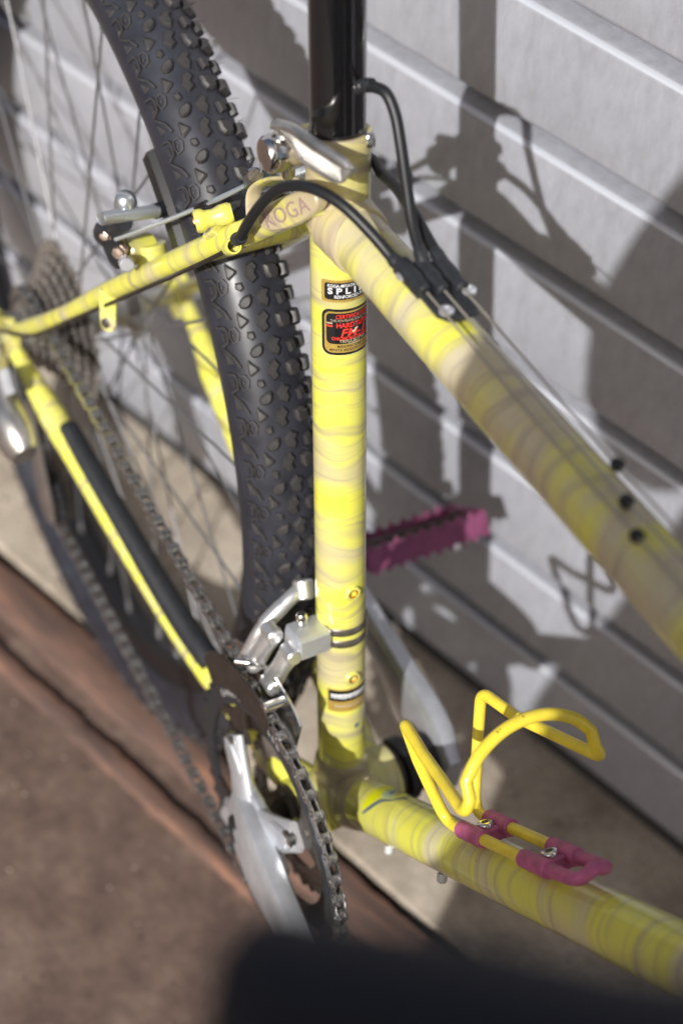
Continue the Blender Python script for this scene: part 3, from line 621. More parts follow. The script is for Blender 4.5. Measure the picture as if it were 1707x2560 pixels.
def k_small(mb, d): knob_mb(mb, [(0.6, 12.6), (0.2, 9.2), (-3.4, 8.6), (-4.8, 10.6), (-2.6, 13.2)], 1.8, d, .62)
kinds = [k_small, k_bracket, k_dee, k_tri_outer, k_tri_mid, k_oval, k_center_a, k_center_b, k_left_oval, k_left_small, k_edge_a, k_edge_b]
kmesh = []
for f in kinds:
    m_ = MB(); f(m_, 0.0); kmesh.append(m_.mesh('tread_knob', [KNOB], 0.001, 30))
step = 2 * math.pi / NP; vis = range(-3, 22)
for i in vis:
    for me in kmesh:
        o = link('tread_knob', me, tyre); o.rotation_euler = (0, -i * step, 0)
m_ = MB()
for i in range(22, 22 + NP - len(vis)):
    for f in kinds: f(m_, i * step)
tag(m_.build('tread', KNOB, tyre), kind='stuff')
m_ = MB()
for i in range(70):
    th = R(random.uniform(5, 95)); s_ = random.choice([random.uniform(-30, -24)] * 3 + [random.uniform(-15, 4)]); p0 = surf(th, s_, 1); d_ = (surf(th, s_, 5) - p0).normalized(); d_ = (d_ + Vector((random.uniform(-.5, .5), random.uniform(-.3, .3), random.uniform(-.5, .5)))).normalized()
    m_.tube([p0, p0 + d_ * 3, p0 + d_ * random.uniform(5, 8) + Vector((0, 0, -.4))], [.22, .2, .12], 4)
tag(m_.build('rubber_hairs', KNOB, tyre), kind='stuff')
# rim, spokes, hub, cassette
RIMM = simple('dark_anodised_rim', (0.02, 0.02, 0.022), .3, .5)
mb = MB(); nu = 140; pr = [(-12.5, 286), (-13.2, 284), (-12.4, 276), (-9, 268), (-4, 265.5), (4, 265.5), (9, 268), (12.4, 276), (13.2, 284), (12.5, 286), (9, 280), (-9, 280)]
vs = [(Vector((math.cos(2 * math.pi * i / nu) * r, y, math.sin(2 * math.pi * i / nu) * r))) for i in range(nu) for y, r in pr]; k_ = len(pr)
mb.add(vs, [(i * k_ + k, i * k_ + (k + 1) % k_, ((i + 1) % nu) * k_ + (k + 1) % k_, ((i + 1) % nu) * k_ + k) for i in range(nu) for k in range(k_)])
rim = mb.build('wheel_rim', RIMM, bike); rim.location = AX * 0.001 + Vector((0, 0, BB_H))
SPK = simple('spoke_steel', (0.20, 0.20, 0.21), .45, .6)
for i in range(32):
    side = 1 if i % 2 else -1; a_r = 2 * math.pi * i / 32; cr = (1 if (i // 2) % 2 else -1) * R(52); y0 = 30 * side if side > 0 else -20
    p0 = Vector((math.cos(a_r + cr) * 21, y0, math.sin(a_r + cr) * 21)); p1 = Vector((math.cos(a_r) * 267, 2 * side, math.sin(a_r) * 267))
    mb = MB().tube([p0, p1], 1.0, 8); mb.cyl(p1 + (p0 - p1).normalized() * 12, p1, 2.0, 8); mb.build('spoke', SPK, rim)
hub = MB().lathe((AX.x, 66, AX.z), -Y, [(0, 8), (20, 9), (30, 12), (34, 24), (35, 25), (37.5, 25), (38.5, 22), (44, 14), (78, 13.5), (84, 24), (85, 25), (87.5, 25), (88.5, 20), (90, 18), (130, 17)], 40).build('rear_hub', ALLOY, bike)
MB().lathe((AX.x, -69, AX.z), -Y, [(0, 9), (6, 9), (8, 7), (12, 6.5), (14, 4)], 6).build('axle_nut', CHROME, hub)
MB().lathe((AX.x, 69, AX.z), Y, [(0, 9), (8, 9), (11, 7), (17, 6)], 24).build('axle_nut', CHROME, hub)
def gear(mb, c, n, r, y0, y1, tooth=3.6, rin=15, mat=0, holes=False):
    vs = []; pts = []
    for i in range(n):
        for q, rr_ in ((-.32, r - tooth), (-.13, r + .5), (.13, r + .5), (.32, r - tooth)):
            a = 2 * math.pi * (i + q) / n; pts.append((math.cos(a) * rr_, math.sin(a) * rr_))
    m = len(pts); inner = [(x / math.hypot(x, z) * rin, z / math.hypot(x, z) * rin) for x, z in pts]
    for y in (y0, y1):
        for x, z in pts: vs.append((c[0] + x, y, c[2] + z))
        for x, z in inner: vs.append((c[0] + x, y, c[2] + z))
    fs = []
    for k in range(m):
        k2 = (k + 1) % m
        fs += [(k, k2, 2 * m + k2, 2 * m + k), (m + k, 3 * m + k, 3 * m + k2, m + k2), (k, m + k, m + k2, k2), (2 * m + k, 2 * m + k2, 3 * m + k2, 3 * m + k)]
    mb.add(vs, fs, mat)
for i, n in enumerate((11, 13, 15, 17, 20, 23, 26, 30)):
    mb = MB(); gear(mb, AX, n, 6.35 / math.sin(math.pi / n), -53 + i * 4.6, -51.2 + i * 4.6, 3.6, 14 if n > 11 else 12); mb.build('sprocket', CASS, hub, 25)

# ---- cantilever brakes
for s in (-1, 1):
    def q(x, y, z): return Vector((x, y * -s, z))
    arm = MB()
    arm.tube(spline([q(-259, -50, 236), q(-262, -54, 252), q(-258, -55, 266), q(-250, -54, 278)], 5), [8, 8.5, 9, 9, 9, 9, 8.8, 8.6, 8.4, 8.2, 8, 8, 7.8, 7.4, 7, 6.5], 18, sq=(1.0, .8))
    arm.tube(spline([q(-262, -54, 250), q(-264, -60, 256), q(-258, -62, 268)], 4), [6.5, 6.2, 6, 5.8, 5.6, 5.4, 5.2, 5, 4.6], 16)
    arm = arm.build('brake_arm', PLAST, bike)
    if s < 0: tag(arm, 'black brake arm on the near seat stay')
    th0 = math.atan2(257 - 25.1 + 13, -262 + 406.3); 
    pad = MB(); pl = []
    for k in range(13):
        a = th0 + (k - 6) / 6 * 0.105; 
        pl.append(a)
    vs = []
    for a in pl:
        for rr_, yy in ((292.5, -15), (293.5, -21), (290, -25.5), (279, -25.5), (275, -21), (276.5, -14.5)):
            vs.append(AX + Vector((math.cos(a) * rr_, yy * -s, math.sin(a) * rr_)))
    pad.add(vs, [(i * 6 + k, i * 6 + (k + 1) % 6, (i + 1) * 6 + (k + 1) % 6, (i + 1) * 6 + k) for i in range(12) for k in range(6)] + [(0, 1, 2, 3, 4, 5), (72, 73, 74, 75, 76, 77)])
    pad.build('brake_pad', BLACK, arm, 30)
    mb = MB().cyl(q(-261, -21, 268), q(-256, -33, 272), 4.5, 18); mb.build('pad_post', PLAST, arm)
    stud = MB(); a0 = q(-256, -31, 272); a1 = q(-246, -69, 287); d_ = (a1 - a0); L_ = d_.length; pr = [(0, 2.5)]
    k = 0.0
    while k < L_: pr += [(k, 3.3), (k + .8, 3.9), (k + 1.6, 3.3)]; k += 1.9
    stud.lathe(a0, d_, pr + [(L_ + 1, 2.2)], 18); stud.build('pad_stud', ZINC, arm)
    MB().lathe(q(-256, -50, 274), (-.2 if s < 0 else -.2, 0, 1), [(0, 6.6), (9, 6.6), (13, 5.6), (15, 3.6), (15.5, 1)], 26).build('pad_clamp', ZINC, arm)
    MB().lathe(q(-258, -60, 262), Vector((.5, -.5 * -s, .3)), [(0, 3.8), (3, 3.8), (3.2, 3), (6, 2.8), (6.3, 1.5)], 6).build('anchor_bolt', COPPER, arm)
    MB().lathe(q(-255, -52, 250), Vector((.5, -.5 * -s, .2)), [(0, 4.6), (4, 4.6), (4.2, 3.8), (7, 3.4), (7.3, 2)], 6).build('pivot_bolt', COPPER, arm)
    MB().cyl(q(-245, -54, 250), q(-238, -56, 254), 4.2, 12).build('adjuster_screw', SATIN, arm)
strad = MB().tube(spline([(-251, -58, 263), (-225, -29, 298), (-200, -1, 336)], 5), 1.35, 10)
strad = strad.build('straddle_cable', STEEL, bike)
MB().tube(spline([(-251, 58, 263), (-225, 29, 298), (-200, 1, 336)], 5), 1.35, 10).build('wire', STEEL, strad)
MB().tube(spline([(-235, -28, 286), (-221, -24.5, 304), (-210, -17, 318), (-201, -7, 333)], 5), .9, 8).build('wire_tail', STEEL, strad)
MB().tube([(-228, -26.3, 295), (-224, -25.4, 300), (-219.5, -24, 306.5), (-216, -22, 311)], [1.6, 2.2, 1.6, 2.0], 10).build('end_cap', GLOSS, strad)
CARR = simple('zinc_plated_steel', (0.50, 0.60, 0.62), .2, 1.0, var=.2, scale=60)
cr = MB().prism([(-11, -6), (11, -6), (9, 2), (4, 11), (-4, 11), (-9, 2)], (-196, 0, 341), (0.2, 1, 0.1), (.5, 0, .8), -4, 4, 1.2); cr.build('cable_carrier', CARR, strad)
MB().cyl((-201, -2, 346), (-190, -10, 350), 4.4, 18).build('carrier_bolt', CHROME, strad)
MB().tube(spline([(-190, 0, 352), (-170, 6, 380), (-150, 16, 394), (-134, 19, 402), (-119, 16, 406)], 6), 2.4, 12).build('housing', BLACK, strad)

# ---- cable stop block on the top tube, housings and wires
def tt(x, y, h): # x along, lateral, height over tube axis
    return T0 + TD * x + Y * y + TN * h
blk = MB(); blk.prism([(-15, -9), (14, -10), (20, -6), (21, 0), (20, 8), (12, 12), (-15, 12), (-17, 6), (-17, -5)], tt(92, 1, 0), TD, Y, 15.2, 19.0, 1.0)
for y_, x_ in ((-7, -3), (1, 0), (9.5, 2)):
    blk.lathe(tt(73 + x_, y_, 20.6), TD, [(0, 3.4), (1, 4.4), (14, 4.4), (17, 3.6), (22, 3.4), (23, 2.2)], 20)
    blk.box(tt(84 + x_, y_, 18.5), TD, Y, 11, 3.6, 2.4, .8)
blk = blk.build('cable_stop_block', PLAST, bike, 30)
for x_, y_ in ((107, -4.5), (98, 12.5), (77, -9.0)):
    MB().lathe(tt(x_, y_, 18.4), TN, [(0, 3.6), (1.6, 3.5), (2.4, 2.4), (2.4, 1.2), (1.6, .9)], 18).build('screw', SATIN, blk)
def housing(pts, label, f0=True, f1=True):
    P = spline(pts, 8); h = MB().tube(P, 2.75, 16).build('cable_housing', BLACK, bike); tag(h, label)
    for yes, a, b_ in ((f0, P[0], P[2]), (f1, P[-1], P[-3])):
        if yes: MB().lathe(a - (b_ - a).normalized() * 2, b_ - a, [(0, 2.6), (.5, 3.4), (3, 3.5), (3.4, 3.2), (6, 3.5), (6.4, 3.2), (9, 3.5), (10, 3.3), (12, 2.9)], 18).build('ferrule', PLAST, h)
    return h
housing([fe + fd * 5, fe - fd * 2, (-143, -38.5, 367), (-135, -37.5, 386), (-127, -35, 402), (-117, -31.5, 413), (-104, -27, 420), (-90, -21, 421), (-75, -14, 416), (-63, -9.5, 411.5), (-53, -7, 409.5)], 'black cable housing arching from the seat stay past the seat lug')
housing([sp(468, 11.5, 4), sp(470, 17, 6), (-118, 8.5, 457), (-109, 10, 451.5), (-98, 9, 442), (-84, 6.5, 431), (-68, 3.5, 420), (-50, 1.2, 413)], 'black cable housing bowing out from the seat post')
housing([(-119, 16, 406), (-106, 14.5, 411), (-93, 12.8, 414.5), (-78, 11, 415.8), (-62, 10, 414.8), (-47, 9.5, 413.5)], 'black cable housing coming round the far side of the seat lug', False)
for k, (y0, y1, h1) in enumerate(((-7, -8, 17.4), (1, -.5, 17.6), (9.5, 4, 23.4))):
    w = MB().tube([tt(94, y0, 20.8), tt(225, y1, h1), tt(430, y1 * 1.4, 21)], 0.6, 8).build('gear_wire', WIREM, bike)
    xr = (258, 240.5, 226)[k]
    MB().lathe(tt(xr - 3, y1, h1), TD, [(0, 1.0), (.4, 2.4), (1.6, 3.0), (3.6, 3.0), (4.6, 2.4), (5, 1.0)], 14).build('rubber_ring', BLACK, w)

# ---- front derailleur
fdm = MB()
fdm.prism([(-8, 133), (10, 131.5), (13, 133.5), (13, 145.5), (9, 147.5), (-6, 146)], O, SF, ST, 12.0, 33.5, 1.8)
fder = fdm.build('front_derailleur', SATIN, bike); tag(fder, 'silver front derailleur clamped to the seat tube')
mb = MB()
for t_ in (143.0, 134.4):
    pts = [ST * t_ + SF * math.cos(a) * 14.75 - Y * math.sin(a) * 14.75 for a in [R(x) for x in range(-180, 90, 10)]]
    mb.tube(pts, 2.6, 8, sq=(1.0, .22), up=ST)
for a_ in (90, -60): mb.box(ST * 138.7 + (SF * math.cos(R(a_)) - Y * math.sin(R(a_))) * 14.9, ST, (SF * -math.sin(R(a_)) - Y * math.cos(R(a_))), 6.6, 4.5, .6, .3)
mb.build('clamp_band', simple('dull_steel_band', (.30, .27, .25), .35, .9), fder)
MB().tube(rounded([sp(152, -25, -12), sp(151, -22, -19), sp(141, -22, -33), sp(133, -22, -42), sp(112, -26, -50)], 8), [4.5] * 8 + [4.8] * 8 + [4] * 7 + [3], 16).build('actuating_arm', POLISH, fder)
MB().cyl(sp(157, -26, -11), sp(147, -20, -13), 6, 20).build('wire_anchor', POLISH, fder)
for (a, b_, r_) in ((sp(141, -9, -38), sp(114, -19, -47), 6.0), (sp(136, 5, -34), sp(107, -6, -43), 6.4)):
    l_ = MB().tube([a, a.lerp(b_, .15), a.lerp(b_, .5), a.lerp(b_, .85), b_], [r_ * .8, r_, r_ * .9, r_, r_ * .8], 18).build('link', POLISH, fder)
for (a, d_) in ((sp(141, -9, -40), SF), (sp(136, 7, -36), SF), (sp(114, -20, -48), SF), (sp(107, -4, -44), SF)):
    MB().cyl(a - d_ * 6, a + d_ * 6, 5.0, 18).build('link_pin', POLISH, fder)
MB().lathe(sp(150.5, -2, -24), ST, [(-3, 3.4), (2, 3.4), (3.4, 2.4), (3.4, .8)], 14).build('limit_screw', CHROME, fder)
def plate(y0, y1, r0, r1, a0, a1, n=16):
    mb = MB(); pl = [(math.cos(R(a0 + (a1 - a0) * k / n)) * (r1 - 6 * abs(2 * k / n - 1) ** 4), math.sin(R(a0 + (a1 - a0) * k / n)) * (r1 - 6 * abs(2 * k / n - 1) ** 4)) for k in range(n + 1)] + [(math.cos(R(a1 - (a1 - a0) * k / n)) * r0, math.sin(R(a1 - (a1 - a0) * k / n)) * r0) for k in range(n + 1)]
    mb.prism(pl, O, (1, 0, 0), (0, 0, 1), -y1, -y0, .4); return mb
plate(-58.6, -57.2, 91, 114, 97, 147).build('outer_cage_plate', DARKM, fder)
plate(-44.6, -43.0, 84, 117, 90, 148).build('inner_cage_plate', CHROME, fder)
MB().tube(spline([(-56, -58, 106), (-50, -50, 108), (-50, -44, 104)], 4), 2.4, 10).build('cage_bridge', CHROME, fder)
MB().cyl((-19, -58.5, 110), (-19, -43, 110), 3.2, 12).build('cage_screw', CHROME, fder)

# ---- crankset
al = R(8.0)
cd = Vector((math.cos(al), 0, math.sin(al))); cn = Vector((-math.sin(al), 0, math.cos(al)))
mb = MB(); vs = []; secs = [(-20, -62, 16, 6), (0, -65, 25, 9), (16, -67, 26, 9), (34, -69, 24, 8.8), (58, -71, 20.5, 8.2), (92, -74, 17.5, 7.6), (130, -77, 15.2, 7), (160, -79.5, 14.5, 7), (172, -80.5, 14, 7), (183, -81, 10, 6)]
sgn = 16
for (x, y, w, t_) in secs:
    for k in range(sgn):
        a = 2 * math.pi * k / sgn; ca, sa = math.cos(a), math.sin(a)
        vs.append(cd * x + Y * (y + math.copysign(abs(sa) ** .55, sa) * t_) + cn * math.copysign(abs(ca) ** .6, ca) * w)
fs = [(i * sgn + k, i * sgn + (k + 1) % sgn, (i + 1) * sgn + (k + 1) % sgn, (i + 1) * sgn + k) for i in range(len(secs) - 1) for k in range(sgn)] + [tuple(range(sgn - 1, -1, -1)), tuple((len(secs) - 1) * sgn + k for k in range(sgn))]
mb.add(vs, fs); crank = mb.build('crank_arm', SATIN, bike, 40); tag(crank, 'silver crank arm on the chain side')
web = []
for k in range(72):
    a = 2 * math.pi * k / 72; d_ = min(abs((math.degrees(a - al) - 45 - 90 * j + 180) % 360 - 180) for j in range(4))
    rr_ = 27 + 33 * math.exp(-(d_ / 15.0) ** 2); rr_ = max(rr_, 40 * math.exp(-(((math.degrees(a - al) + 180) % 360 - 180) / 34) ** 2)); web.append((math.cos(a) * rr_, math.sin(a) * rr_))
MB().prism(web, O, (1, 0, 0), (0, 0, 1), 55.5, 62.5, 1.6).build('spider', SATIN, crank)
for k in range(4):   # four spider arms at 45 degrees to the arm plus fillets
    a = al + R(45 + 90 * k); e = Vector((math.cos(a), 0, math.sin(a))); pts = [e * 4 - Y * 62, e * 26 - Y * 60, e * 46 - Y * 57, e * 58 - Y * 55]
    MB().tube(pts, [18, 14, 11, 10], 18, sq=(.42, 1.0), up=(0, 1, 0)).build('spider_arm', SATIN, crank)
    MB().lathe(e * 54 - Y * 57, -Y, [(0, 6), (4.0, 5.8), (5.0, 4.4), (5.0, 2.4), (3.4, 2.2)], 18).build('chainring_bolt', CHROME, crank)
MB().lathe((0, -70, 0), -Y, [(0, 12), (3, 11.5), (4, 9), (4, 5), (2, 4.5)], 24).build('dust_cap', BLACK, crank)
def chainring(n, y, rin, mat, nm='chainring'):
    mb = MB(); gear(mb, (0, 0, 0), n, 6.35 / math.sin(math.pi / n), y - 1.2, y + 1.2, 4.2, rin); return mb.build(nm, mat, bike, 25)
ring = chainring(46, -51, 76, PLAST); tag(ring, 'dark large chainring carrying the chain')
for k in range(4):
    a = al + R(45 + 90 * k); e = Vector((math.cos(a), 0, math.sin(a))); w = Vector((-math.sin(a), 0, math.cos(a)))
    MB().prism([(50, -9), (62, -9), (72, -20), (74, -20), (74, 20), (72, 20), (62, 9), (50, 9)], O, e, w, -1.4 - 0, 1.4, .5).build('ring_tab', DARKM, ring).location = (0, -0.0510, 0)
chainring(36, -43, 57, DARKM); chainring(26, -35, 36, CASS)
# pale worn print round the large ring and an orange mark
mb = MB(); r0 = 83.5
for k in range(15):
    a = R(150 - k * 4.0); e = Vector((math.cos(a), 0, math.sin(a))); w = Vector((math.sin(a), 0, -math.cos(a)))
    c0 = e * r0 - Y * 52.45; hh = random.uniform(1.6, 2.4)
    mb.box(c0 - w * 1.2, e, w, hh, .45, .15, .05); mb.box(c0 + w * .5 + e * hh * .7 * random.choice((-1, 0, 1)), e, w, .45, 1.3, .15, .05)
mb.build('worn_print', simple('worn_grey_print', (.40, .39, .38), .5), ring)
a = R(-98); e = Vector((math.cos(a), 0, math.sin(a))); MB().box(e * 83 - Y * 53.4, Vector((-math.sin(a), 0, math.cos(a))), e, 9, 3.2, 1.0, .5).build('orange_mark', ORANGE, ring)  # small plain orange block low on the ring

# ---- chain
def arc(c, r, a0, a1, y, n=24): return [Vector((c[0] + math.cos(R(a0 + (a1 - a0) * k / n)) * r, y, c[1] + math.sin(R(a0 + (a1 - a0) * k / n)) * r)) for k in range(n + 1)]
RP = 6.35 / math.sin(math.pi / 46)
loop = arc((0, 0), RP, -94, 93, -51, 60) + arc((AX.x, AX.z), 30.5, 94, 235, -48, 16) + arc((-386, -47), 21, 145, -20, -48, 12) + arc((-356, -108), 21, 170, 265, -49, 10)
# resample at the pitch
P = [loop[0]]; acc = []
cl = loop + [loop[0]]; tot = sum((cl[i + 1] - cl[i]).length for i in range(len(cl) - 1)); NL = int(round(tot / 12.7 / 2) * 2); pit = tot / NL
i = 0; rem = 0.0; nodes = []; d = 0.0; segs = []
for i in range(len(cl) - 1): segs.append((d, cl[i], cl[i + 1])); d += (cl[i + 1] - cl[i]).length
j = 0
for k in range(NL):
    t = k * pit
    while j < len(segs) - 1 and segs[j + 1][0] <= t: j += 1
    s0, a, b_ = segs[j]; L_ = (b_ - a).length; nodes.append(a + (b_ - a) * ((t - s0) / L_ if L_ > 1e-6 else 0))
def fig8(hw, L_):
    o = []
    for k in range(-4, 5): o.append((L_ / 2 + math.cos(R(k * 20)) * hw, math.sin(R(k * 20)) * hw))
    o.append((0, hw * .62))
    for k in range(-4, 5): o.append((-L_ / 2 - math.cos(R(k * 20)) * hw, -math.sin(R(k * 20)) * hw))
    o.append((0, -hw * .62)); return o
mo = MB(); mi = MB()
for s in (-1, 1):
    mo.prism(fig8(4.1, 12.7), (0, 0, 0), (1, 0, 0), (0, 0, 1), s * 2.9 - .5, s * 2.9 + .5, .2)
    mi.prism(fig8(4.3, 12.7), (0, 0, 0), (1, 0, 0), (0, 0, 1), s * 1.85 - .45, s * 1.85 + .45, .2)
for x in (-6.35, 6.35): mo.cyl((x, -4.0, 0), (x, 4.0, 0), 1.7, 10, ch=.4); mi.cyl((x, -1.6, 0), (x, 1.6, 0), 3.8, 14, ch=.3)
me_o = mo.mesh('chain_link', [CHAINM], 0.001, 30); me_i = mi.mesh('chain_link', [CHAINM], 0.001, 30)
pins = MB()
for k in range(NL): pins.cyl(nodes[k] + Y * 3.6, nodes[k] - Y * 3.6, 1.3, 6, ch=.2)
chain = pins.build('chain', CHAINM, bike); tag(chain, 'oily bicycle chain from the chainring to the rear sprockets')
for k in range(NL):
    a = nodes[k]; b_ = nodes[(k + 1) % NL]; d = (b_ - a).normalized(); zz = d.cross(-Y).normalized() * -1; yy = zz.cross(d)
    m4 = Matrix(((d.x, yy.x, zz.x), (d.y, yy.y, zz.y), (d.z, yy.z, zz.z))).to_4x4(); m4.translation = (a + b_) * .0005
    o = link('chain_link', me_o if k % 2 else me_i, chain); o.matrix_local = m4

# ---- left crank and pedal
al2 = R(187.0); cd2 = Vector((math.cos(al2), 0, math.sin(al2))); cn2 = Vector((-math.sin(al2), 0, math.cos(al2))); mb = MB(); vs = []
for (x, y, w, t_) in secs:
    y = -y + 7
    for k in range(sgn):
        a = 2 * math.pi * k / sgn; ca, sa = math.cos(a), math.sin(a)
        vs.append(cd2 * x + Y * (y + math.copysign(abs(sa) ** .55, sa) * t_) + cn2 * math.copysign(abs(ca) ** .6, ca) * w)
mb.add(vs, fs); lc = mb.build('crank_arm', SATIN, bike, 40); tag(lc, 'silver crank arm on the wall side')
MB().lathe((0, 40, 0), Y, [(0, 21), (6, 21), (8, 18), (22, 17), (24, 12)], 28).build('axle_boot', BLACK, lc)
pc = cd2 * 170; ta = R(46); pe = Vector((math.cos(ta), 0, math.sin(ta))); pn = Vector((-math.sin(ta), 0, math.cos(ta)))
pa = Vector((0, 1, 0))
def pp(a, y, h): return pc + pe * a + Y * y + pn * h
mb = MB(); mb.lathe(pp(0, 88, 0), Y, [(0, 8), (4, 8.5), (6, 11), (20, 11), (26, 8.5), (70, 8), (90, 7.5), (96, 9), (100, 9), (101, 6)], 24)
ped = mb.build('pedal', DARKM, bike, 35); tag(ped, 'pink anodised cage pedal on the wall side')
for s in (-1, 1):
    mb = MB(); o_ = []
    for k in range(9): o_ += [(102 + k * 10, 11.0), (104.5 + k * 10, 16.5), (107 + k * 10, 11.0)]
    o_ += [(194, 12), (194, -12)]
    for k in range(9): o_ += [(187 - k * 10, -11.0), (184.5 - k * 10, -16.5), (182 - k * 10, -11.0)]
    o_ += [(100, -12), (98, -8), (98, 8), (100, 12)]
    mb.prism([(a, b_ * .72) for a, b_ in o_], pc + pe * s * 24, Y, pn, -1.6, 1.6, .5); mb.build('cage_plate', PEDAL, ped)
for y_ in (104, 192):
    MB().box(pp(0, y_, 0), pe, pn, 24, 7 if y_ > 150 else 6, 3.5, 1.0).build('cage_strut', PEDAL, ped)
MB().box(pp(0, 195, 0), pe, pn, 25, 9.5, 2.4, 1.0).build('end_plate', PEDAL, ped)

# ---- rear derailleur
rd = MB(); rd.tube(spline([(-398, -76, 8), (-374, -86, 13), (-342, -90, 15), (-314, -88, 8)], 5), [12, 13, 14, 15, 16, 16.5, 17, 17, 17, 17, 17.5, 18, 18, 17.5, 16, 13], 22, sq=(1, .75))
rd = rd.build('rear_derailleur', ALLOY, bike); tag(rd, 'silver rear derailleur below the chain side dropout')
MB().cyl((-402, -68, 8), (-402, -90, 8), 9.5, 20).build('mounting_bolt', CHROME, rd)
MB().box((-358, -86, 36), (0.6, -.1, .75), (-.7, 0, .6), 22, 9, 4, 2).build('parallelogram', SATIN, rd)
for y_ in (-56, -41):
    mb = MB(); mb.prism([(-398, -40), (-392, -30), (-380, -32), (-372, -52), (-340, -100), (-336, -116), (-348, -126), (-366, -118), (-376, -98)], O, (1, 0, 0), (0, 0, 1), -y_ - 1.2, -y_ + 1.2, .5); mb.build('cage_plate', ALLOY if y_ == -56 else DARKM, rd)
for c_ in ((-386, -47), (-356, -108)):
    mb = MB(); gear(mb, (c_[0], 0, c_[1]), 10, 20.5, -51, -46, 4, 5); mb.build('jockey_wheel', PLAST, rd, 25)
MB().tube(spline([(-398, -80, 46), (-420, -86, 60), (-440, -88, 40), (-436, -88, 8), (-410, -88, 0)], 6), 2.6, 12).build('housing', BLACK, rd)

# ---- bottle cage
def dt(t, y, h): return DD * t + Y * y + DN * h
half = [dt(300, -8.4, 25), dt(270, -8.4, 22.2), dt(176, -8.4, 22), dt(167, -10, 30)]
Tm, Em = dt(180, -23.5, 87), dt(259, -38.0, 61.5)
arcp = [dt(262, -39.0, 66), dt(264, -35.5, 76), dt(265.5, -27, 85.5), dt(266.5, -14, 92.5), dt(267, 0, 94.8), dt(266.5, 14, 92.5), dt(265.5, 27, 85.5), dt(264, 35.5, 76), dt(262, 39.0, 66)]
def mir(v_): return Vector((v_.x, -v_.y, v_.z))
def bend(a, b_, c, r): return rounded([a, b_, c], r, 8)[1:-1]
pthL = [dt(272, -8.4, 22)] + [dt(x, -8.4, 22) for x in (240, 210)] + bend(dt(200, -8.4, 22), dt(167.5, -8.4, 22), dt(173, -16.5, 54), 12) + [dt(171.8, -15.2, 49), dt(174, -18.6, 63)] + bend(dt(173, -17, 56), Tm, dt(206, -28.5, 75), 6.5)
pthL += [dt(205, -28.0, 75.2), dt(230, -32.8, 68.8)] + bend(dt(236, -34, 67.5), dt(263.5, -39.6, 59.5), arcp[2], 8.5)
pth = pthL + spline(arcp[1:-1], 5) + [mir(x) for x in pthL[::-1]]
ded = [pth[0]]
for q_ in pth[1:]:
    if (q_ - ded[-1]).length > .6: ded.append(q_)
cage = MB().tube(ded, 3.2, 18).build('bottle_cage', WIRE, bike, 60); tag(cage, 'yellow wire bottle cage with pink rubber clamps on the down tube')
for t_, nm in ((196.5, 0), (260.5, 1)):
    mb = MB()
    for s in (-1, 1): mb.tube([dt(t_ - 12.5, s * 8.4, 22), dt(t_ - 11.8, s * 8.4, 22), dt(t_ + 11.8, s * 8.4, 22), dt(t_ + 12.5, s * 8.4, 22)], [4.0, 4.7, 4.7, 4.0], 20)
    mb.prism([(-8, -9), (8, -9), (7, 0), (8, 9), (-8, 9), (-7, 0)], dt(t_, 0, 0), DD, Y, 16, 23.5, 1.0)
    mb.build('clamp', PINK, cage, 40)
    mb = MB(); mb.lathe(dt(t_, 0, 22), DN, [(0, 5.6), (1.2, 5.6), (1.4, 5.0), (1.4, 4.6), (3.0, 4.5), (3.8, 3.8), (4.0, 2.6), (4.0, 2.3)], 26); mb.build('bolt', CHROME, cage)
    mb = MB(); mb.lathe(dt(t_, 0, 24.6), DN, [(0, .2), (1.2, 2.35), (1.45, 2.35), (1.5, 2.2)], 6); mb.build('hex_socket', FADE, cage)
mb = MB(); e_ = [dt(270, -8.4, 22)] + bend(dt(282, -8.4, 22), dt(300, -8.4, 24), dt(300, 0, 26.5), 7) + [dt(301, 0, 27)] + bend(dt(300, 0, 26.5), dt(300, 8.4, 24), dt(282, 8.4, 22), 7) + [dt(270, 8.4, 22)]
mb.tube(e_, 3.5, 18); mb.build('end_sleeve', PINK, cage, 60)
# worn black print on the cage loop
mb = MB(); rp = random.Random(3)
for k in range(26):
    i_ = rp.uniform(2.9, 4.35); j_ = int(i_); c0 = arcp[j_].lerp(arcp[j_ + 1], i_ - j_); d_ = (arcp[j_ + 1] - arcp[j_]).normalized()
    nn = (c0 - dt(266, 0, 58)); nn = (nn - nn.dot(d_) * d_).normalized(); sd_ = nn.cross(d_); a_ = rp.uniform(-.25, .85); n2 = nn * math.cos(a_) - sd_ * math.sin(a_)
    mb.box(c0 + n2 * 3.16, d_, n2.cross(d_), rp.uniform(.25, .9), rp.uniform(.2, .55), .12, .04)
mb.build('worn_print', FADE, cage)
GRIPM = simple('matt_grip_rubber', (0.024, 0.024, 0.028), .7, spec=.4)
